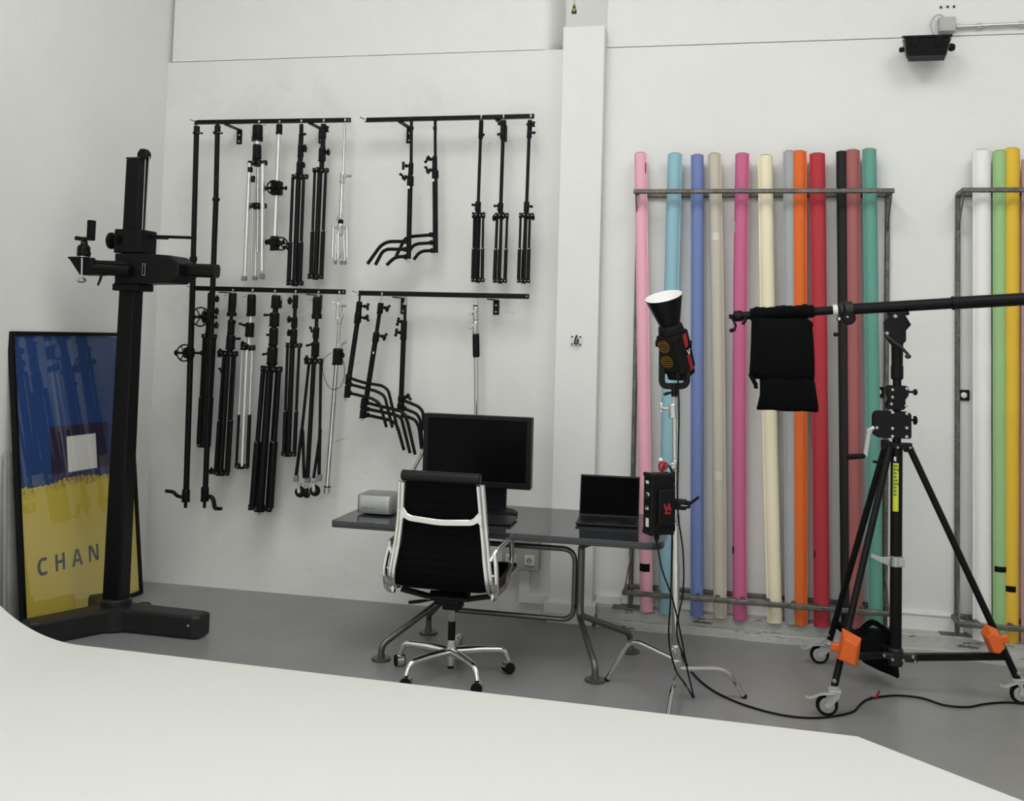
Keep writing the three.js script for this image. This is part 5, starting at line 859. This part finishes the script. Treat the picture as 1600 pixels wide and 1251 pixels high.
{
  const t = thing('sandbag', 'black sandbag hanging low at the foot of the crane stand', 'sandbag', [0.75,0.132,0.72]);
  const R = [[[0.789,0.049,0.72], [0.814,0.048,0.72], 0.2], [[0.72,0.073,0.72], [0.812,0.07,0.72], 0.6], [[0.649,0.098,0.72], [0.807,0.107,0.72], 0.9], [[0.594,0.137,0.72], [0.801,0.15,0.72], 1], [[0.581,0.186,0.72], [0.795,0.199,0.72], 1], [[0.584,0.237,0.72], [0.791,0.249,0.72], 0.8], [[0.611,0.262,0.72], [0.782,0.274,0.72], 0.35]];
  mk('pouch', bag(R.map(([a, b, d]) => [(a[1] + b[1]) / 2, a[0], b[0], d]), 0.07, 0.7, 0.06), M.canvas, t);
  mk('strap', sweep(new THREE.CatmullRomCurve3([V([0.625,0.268,0.74]), V([0.674,0.319,0.76]), V([0.72,0.303,0.78]), V([0.76,0.272,0.79])]).getPoints(20), 0, { section: [0.03, 0.004], up: [0, 0, 1] }), M.canvas, t);
  mk('strap', sweep(new THREE.CatmullRomCurve3([V([0.579,0.23,0.74]), V([0.54,0.266,0.76]), V([0.501,0.3,0.78])]).getPoints(12), 0, { section: [0.03, 0.004], up: [0, 0, 1] }), M.canvas, t);
}
{
  const block = (label, outline, z, depth, clip, slant) => {
    const t = thing('leg_block', label, 'block', [outline[0][0], outline[0][1], z], { group: 'orange blocks on the crane legs' });
    const c = outline.reduce((s, p) => [s[0] + p[0] / outline.length, s[1] + p[1] / outline.length], [0, 0]);
    const g = plate(outline.map((p) => [p[0], p[1]]), 0, depth, 0.008), p = g.attributes.position;
    for (let i = 0; i < p.count; i++) { const k = p.getZ(i) / depth + 0.5, f = 1 - 0.3 * Math.max(0, k); p.setXYZ(i, c[0] + (p.getX(i) - c[0]) * f + slant * k, c[1] + (p.getY(i) - c[1]) * f, z + p.getZ(i)); }
    g.computeVertexNormals();
    mk('body', g, M.orange, t);
    mk('clip', box(clip[0], clip[1], 0.006, clip[2]), M.orange, t);
  };
  const q = [[0.465,0.252,1.22], [0.563,0.218,1.22], [0.579,0.351,1.22], [0.492,0.392,1.22]];
  block('orange plastic block clipped to the front left crane leg', q, 1.22, 0.09, [[0.471,0.301,1.18], [0.06, 0.034, 0.03], [0, 0, 0.05]], -0.01);
  const u = [[1.162,0.333,0.86], [1.202,0.24,0.86], [1.242,0.238,0.86], [1.273,0.277,0.86], [1.239,0.355,0.86], [1.182,0.377,0.86]];
  block('orange plastic block clipped to the right crane leg', u, 0.86, 0.08, [[1.256,0.317,0.86], [0.05, 0.034, 0.03], [0, 0, 0.3]], 0);
}

// ---------- camera column stand ----------
{
  const z = 0.98, t = thing('column_stand', 'tall black camera column stand with a heavy three armed floor base', 'stand', [-3.39, 0, z]);
  const X = -3.39, P = (y, x = 0, dz = 0) => [X + x, y, z + dz];
  const top = [-3.383,2.645,0.98][1], mast = 0.09;
  const mastShape = (h0, h1) => { const g = box([0, (h0 + h1) / 2, 0], [1, h1 - h0, 1].map((v, i) => (i === 1 ? v : mast)), 0.008), p = g.attributes.position; for (let i = 0; i < p.count; i++) { const f = 1.22 - 0.2 * (p.getY(i) - h0) / (h1 - h0); p.setX(i, p.getX(i) * f); p.setZ(i, p.getZ(i) * f); } return g.translate(X, 0, z); };   // the mast tapers slightly
  mk('mast', [mastShape(0.13, top), sweep([P(0.14, -0.004, mast * 0.58), P(top - 0.01, -0.004, mast * 0.48)], 0, { section: [0.012, 0.004], up: [0, 0, 1] })], M.black, t);
  mk('mast_cap', box([X, top + 0.004, z], [mast + 0.004, 0.01, mast + 0.004], 0.002), M.dark, t);
  mk('pulley', [turned(P(top + 0.025, 0.045, -0.014), P(top + 0.025, 0.045, 0.03), [[0, 0.026], [0.1, 0.034], [0.4, 0.028], [0.6, 0.028], [0.9, 0.034], [1, 0.026]]), box(P(top + 0.03, 0.045, 0.008), [0.034, 0.06, 0.05], 0.006)], M.black, t);
  mkEach('cable', [cyl(P(top + 0.02, 0.078, 0.008), P([-3.288,2.237,0.98][1], 0.074, 0.008), 0.0022), cyl(P(top, 0.062, 0.02), P([-3.288,2.237,0.98][1], 0.064, 0.02), 0.0022)], M.silver, t);
  // base: hub with three flat arms
  const arm = (tip, w, h) => {
    const a = [X, 0, z], d = [tip[0] - a[0], tip[1] - a[2]], L = Math.hypot(...d), ang = Math.atan2(-d[1], d[0]);
    const s = new THREE.Shape([[0, -w * 1.15], [L * 0.35, -w], [L - 0.04, -w * 0.92], [L, -w * 0.7], [L, w * 0.7], [L - 0.04, w * 0.92], [L * 0.35, w], [0, w * 1.15]].map((p) => new THREE.Vector2(...p)));
    const g = new THREE.ExtrudeGeometry(s, { depth: h - 0.022, bevelEnabled: true, bevelSize: 0.016, bevelThickness: 0.016, bevelOffset: -0.016, bevelSegments: 3 }).rotateX(-Math.PI / 2).translate(0, 0.018, 0);
    return g.rotateY(ang).translate(...a);
  };
  mk('base', [arm([-2.83, 1.0], 0.075, 0.115), arm([-3.63, 1.42], 0.075, 0.115), arm([-3.63, 0.8], 0.07, 0.115), turned([X, 0.01, z], [X, 0.125, z], [[0, 0.13], [0.9, 0.125], [1, 0.1]])], M.castIron, t);
  mkEach('bolt', [[-2.88, 0.08, 1.085], [-3.6, 0.075, 1.44], [-3.43, 0.07, 1.1]].map((p) => turned(p, add3(p, [0.002, 0, 0.008]), [[0, 0.008], [1, 0.004]], 10)), M.silver, t);
  mk('foot_collar', [collar(P(0.118), P(0.165), 0.085, 0.2)], M.castIron, t);
  mk('foot_pedal', [ring([-3.3, 0.1, 0.84], 0.034, 0.005, [Math.PI / 2, 0, 0])], M.dark, t);
  // carriage
  const c0 = [-3.378,2.101,0.98], c1 = [-3.386,2.237,0.98], d0 = [-3.379,1.888,0.98], d1 = [-3.381,1.928,0.98];
  mk('upper_carriage', [box([c0[0], (c0[1] + c1[1]) / 2, z], [0.168, c1[1] - c0[1], 0.17], 0.008)], M.black, t);
  mkEach('display', [box([c0[0] - 0.055, (c0[1] + c1[1]) / 2 + 0.005, z + 0.0905], [0.014, 0.05, 0.003], 0.001), box([c0[0] - 0.035, (c0[1] + c1[1]) / 2 + 0.005, z + 0.0905], [0.012, 0.05, 0.003], 0.001)], M.screen, t);
  mk('knob', [cyl([c0[0] - 0.08, (c0[1] + c1[1]) / 2 + 0.005, z + 0.03], [c0[0] - 0.125, (c0[1] + c1[1]) / 2 + 0.005, z + 0.03], 0.012), turned([c0[0] - 0.12, (c0[1] + c1[1]) / 2 + 0.005, z + 0.03], [c0[0] - 0.15, (c0[1] + c1[1]) / 2 + 0.005, z + 0.03], [[0, 0.035], [0.3, 0.048], [0.7, 0.048], [1, 0.036]])], M.black, t);
  const body = [[-3.442,2.096,1.07], [-3.236,2.098,1.07], [-3.101,2.089,1.07], [-3.039,2.043,1.07], [-3.036,1.975,1.07], [-3.093,1.935,1.07], [-3.436,1.926,1.07]].map((p) => [p[0], p[1]]).reverse();
  mk('carriage', plate(body, z, 0.2, 0.008), M.black, t);
  mk('window', [box([-3.251,2.007,1.086], [0.018, 0.066, 0.003], 0.001)], M.silver, t);
  mk('window', [box([-3.25,2.007,1.088], [0.012, 0.06, 0.003], 0.001)], M.screen, t);
  mk('lower_carriage', box([d0[0], (d0[1] + d1[1]) / 2, z], [0.165, d1[1] - d0[1], 0.16], 0.006), M.black, t);
  const rod = (a, b, r) => cyl(a, b, r, r, 14);
  mkEach('guide_rod', [rod([-3.301,2.207,0.95], [-3.029,2.2,0.95], 0.009), rod([-3.269,2.191,1], [-3.16,2.189,1], 0.005)], M.blackSatin, t);
  mkEach('cross_arm', [sweep([[-3.126,2.014,0.98], [-2.86,2.01,0.98]], 0, { section: [0.075, 0.075], up: [0, 1, 0] }), sweep([[-3.353,2.012,1.05], [-3.593,2.016,1.05]], 0, { section: [0.085, 0.082], up: [0, 1, 0] }), cyl([-3.313,1.994,1.11], [-3.535,2.001,1.11], 0.03)], M.blackSatin, t);
  mk('arm_end', [plate([[-3.714,2.064,1.07], [-3.566,2.058,1.07], [-3.528,1.971,1.07], [-3.639,1.97,1.07]].map((p) => [p[0], p[1]]).reverse(), 1.06, 0.1, 0.006), box([-3.664,2.067,1.06], [0.11, 0.012, 0.1], 0.003)], M.black, t);
  mk('lever', sweep([[-3.49,1.976,1.12], [-3.493,1.947,1.125], [-3.504,1.911,1.13]], [0.009, 0.008, 0.006]), M.black, t);
  mk('clamp_screw', [cyl([-3.619,2.065,1.12], [-3.614,1.938,1.12], 0.0055), turned([-3.616,1.953,1.12], [-3.614,1.924,1.12], [[0, 0.014], [0.4, 0.028], [0.7, 0.026], [1, 0.012]])], M.silver, t);
}
{
  const b = [-3.654,2.076,1.06], t = thing('ball_mount', 'small black ball head with an upright plate on the end of the column stand arm', 'camera mount', b);
  const y = (px) => [-3.652,2.077,1.06][1] + (401 - px) * 0.00352;
  mk('body', [turned([b[0], y(402), b[2]], [b[0], y(381), b[2]], [[0, 0.034], [0.05, 0.036], [0.75, 0.036], [0.9, 0.03], [1, 0.018]])], M.black, t);
  mk('base', turned([b[0], y(404), b[2]], [b[0], y(401), b[2]], [[0, 0.046], [1, 0.046]]), M.silver, t);
  mk('knob', [cyl([b[0] + 0.03, y(396.5), b[2] + 0.01], [b[0] + 0.045, y(396.5), b[2] + 0.01], 0.01), turned([b[0] + 0.028, y(396.5), b[2] + 0.014], [b[0] + 0.048, y(396.5), b[2] + 0.016], [[0, 0.016], [0.5, 0.02], [1, 0.015]], 12)], M.black, t);
  mk('ball', [ball([b[0] + 0.001, y(379), b[2]], 0.02), cyl([b[0], y(380), b[2]], [b[0], y(374), b[2]], 0.011)], M.dark, t);
  mk('plate', [box([b[0] + 0.002, y(372), b[2]], [0.1, 0.018, 0.05], 0.004), box([b[0] - 0.036, y(371.5), b[2]], [0.016, 0.024, 0.055], 0.004)], M.black, t);
  mk('upright_plate', [box([b[0] + 0.042, y(358), b[2]], [0.03, 0.115, 0.045], 0.004)], M.blackSatin, t);
}

// ---------- framed picture leaning on the left wall ----------
{
  const A = [-3.762, 0.004, 1.265], B = [-3.658, 0.004, 0.292];
  const w = Math.hypot(B[0] - A[0], B[2] - A[2]), turn = Math.atan2(-(B[2] - A[2]), B[0] - A[0]);
  const t = thing('framed_picture', 'large black framed poster of blue above yellow leaning against the left wall', 'picture', mid(A, B), { turn, world: false });
  const tilt = -0.125, h = 1.65, K = (g) => g.rotateX(tilt);
  const f = 0.022;
  mk('frame', [[-1, 0], [1, 0], [0, -1], [0, 1]].map(([a, b]) => K(box([a * (w / 2 - f / 2), h / 2 + b * (h / 2 - f / 2), 0], a ? [f, h, 0.035] : [w - 2 * f, f, 0.035], 0.003))), M.blackSatin, t);
  mk('backing', K(box([0, h / 2, -0.008], [w - 0.02, h - 0.02, 0.008], 0)), M.black, t);
  const art = canvasTexture(900, 1600, (g, W, H) => {
    g.fillStyle = '#1b3f78'; g.fillRect(0, 0, W, H);
    const edge = H * 0.52;
    g.fillStyle = '#c8b448'; g.beginPath(); g.moveTo(0, edge + 20); for (let x = 0; x <= W; x += 12) g.lineTo(x, edge + 14 * Math.sin(x * 0.011) + 16 * rnd()); g.lineTo(W, H); g.lineTo(0, H); g.fill();
    for (let i = 0; i < 500; i++) { g.fillStyle = rnd() > 0.5 ? 'rgba(62,70,110,0.22)' : 'rgba(196,176,60,0.2)'; const x = rnd() * W; g.fillRect(x, edge + (rnd() - 0.6) * 90, 3 + rnd() * 10, 4 + rnd() * 26); }
    g.fillStyle = '#231c3c'; g.fillRect(W * 0.26, H * 0.33, W * 0.52, H * 0.17);
    for (let i = 0; i < 160; i++) { g.fillStyle = rnd() > 0.4 ? 'rgba(128,44,48,0.35)' : 'rgba(60,36,60,0.5)'; g.fillRect(W * (0.26 + 0.52 * rnd()), H * (0.47 + 0.05 * rnd()), 3 + rnd() * 4, 14 + rnd() * 40); }
    g.fillStyle = '#e4e2da'; g.fillRect(W * 0.4, H * 0.37, W * 0.26, H * 0.13);
    g.fillStyle = '#2c2f38'; g.font = 'bold 132px sans-serif'; g.textAlign = 'center'; g.textBaseline = 'middle';
    [...'CHANEL'].forEach((c, i) => g.fillText(c, W * (0.15 + i * 0.146), H * 0.81));
  });
  const print = new THREE.PlaneGeometry(w - 2 * f, h - 2 * f).translate(0, h / 2, 0.002);
  mk('print', K(print), S({ map: art, roughness: 0.6 }), t, 'poster of flat blue and yellow colour fields with black lettering', true);
  mk('glass', K(box([0, h / 2, 0.008], [w - 2 * f, h - 2 * f, 0.002], 0)), M.glassPane, t);
}
{
  const t = thing('stone_slab', 'pale grey marbled slab standing behind the framed poster', 'slab', [-3.88, 0, 1.25]);
  const K = (g) => g.rotateZ(0.07).rotateY(-0.1145).translate(-3.872, 0, 1.26);
  mk('slab', [K(box([0, 0.485, -0.3], [0.02, 0.97, 0.6], 0.003))], S({ map: T.marble, roughness: 0.35 }), t);
  mk('edge_strip', [K(box([0, 0.485, 0.003], [0.024, 0.97, 0.006], 0.002))], M.silver, t);
}

// ---------- high on the right: flood lamp, junction box, pipe ----------
{
  const c = [1.022,3.392,0.14], t = thing('flood_light', 'black outdoor flood light fixed high on the right part of the wall', 'light', [c[0], c[1], 0.01]);
  const L = (g) => g.applyMatrix4(new THREE.Matrix4().makeRotationX(0.28)).translate(c[0], c[1], 0.14);
  const sh = (w0, w1, h0, h1) => new THREE.Shape([[-w0, h0], [w0, h0], [w1, h1], [-w1, h1]].map((p) => new THREE.Vector2(...p)));
  const body = mk('housing', [L(new THREE.ExtrudeGeometry(sh(0.1, 0.118, -0.06, 0.055), { depth: 0.06, bevelEnabled: true, bevelSize: 0.006, bevelThickness: 0.006, bevelOffset: -0.006, bevelSegments: 2 }).translate(0, 0, -0.03)), L(box([0, 0.06, 0], [0.26, 0.016, 0.08], 0.004))], M.black, t);
  mk('visor', L(new THREE.ExtrudeGeometry(sh(0.092, 0.1, -0.076, -0.046), { depth: 0.07, bevelEnabled: true, bevelSize: 0.004, bevelThickness: 0.004, bevelOffset: -0.004, bevelSegments: 2 }).translate(0, 0, -0.03)), M.dark, body);
  mk('glass', L(new THREE.ExtrudeGeometry(sh(0.09, 0.106, -0.044, 0.042), { depth: 0.002, bevelEnabled: false }).translate(0, 0, 0.0305)), M.smokedGlass, body);
  mkEach('latch', [-1, 1].map((s) => L(box([s * 0.062 - 0.006, 0.034, 0.034], [0.038, 0.062, 0.02], 0.004))), M.black, body);
  mk('bracket', [-1, 1].map((s) => L(box([s * 0.116, 0.0, 0.0], [0.006, 0.1, 0.03], 0.002, [0, 0, s * -0.22]))).concat([box([c[0], c[1] + 0.03, 0.03], [0.22, 0.03, 0.008], 0.002), box([c[0], c[1] + 0.03, 0.012], [0.06, 0.06, 0.03], 0.004)]), M.greyPlastic, t);
  mkEach('bolt', [turned([c[0] + 0.12, c[1] - 0.005, 0.14], [c[0] + 0.152, c[1] - 0.005, 0.14], [[0, 0.02], [0.5, 0.024], [1, 0.016]], 12), turned([c[0] - 0.118, c[1] - 0.01, 0.14], [c[0] - 0.145, c[1] - 0.01, 0.14], [[0, 0.012], [0.5, 0.016], [1, 0.012]], 12)], M.black, t);
}
{
  const a = [1.152,3.549,0.05], t = thing('junction_box', 'small grey junction box on the wall above the flood light', 'box', [a[0], a[1], 0.004]);
  mk('housing', box([a[0], a[1], 0.026], [0.092, 0.088, 0.05], 0.008), M.boxGrey, t);
  mk('lid', box([a[0], a[1], 0.053], [0.086, 0.082, 0.006], 0.003), M.boxGrey, t);
  mk('cable', sweep(new THREE.CatmullRomCurve3([[1.133,3.599,0.03], [1.109,3.61,0.03], [1.081,3.597,0.03], [1.066,3.564,0.03], [1.068,3.527,0.03], [1.075,3.49,0.05]].map(V)).getPoints(30), 0.004), M.boxGrey, t);
}
{
  const a = [1.205,3.539,0.02], b = [1.897,3.546,0.02], t = thing('conduit_pipe', 'thin grey pipe running from the junction box out of the picture', 'pipe', a);
  mk('pipe', cyl(a, b, 0.0105), M.silver, t);
  for (const k of [0.18, 0.5]) mk('clip', [box(add3(mid(a, b, k), [0, 0, -0.006]), [0.03, 0.034, 0.018], 0.004)], M.boxGrey, t);
}
[[1.125,3.664,0], [1.161,3.665,0], [1.196,3.665,0]].forEach((p, i) => {
  const t = thing('wall_plug', 'dark wall plug, ' + ['leftmost', 'middle', 'rightmost'][i] + ' of three in a row above the junction box', 'wall plug', [p[0], p[1], 0], { group: 'wall plugs above the junction box' });
  mk('plug', turned([p[0], p[1], -0.003], [p[0], p[1], 0.004], [[0, 0.007], [0.7, 0.0075], [1, 0.005]], 12), M.castIron, t);
});

scene.traverse((o) => { if (o.isLight) o.castShadow = !o.isRectAreaLight; });
renderer.render(scene, camera);
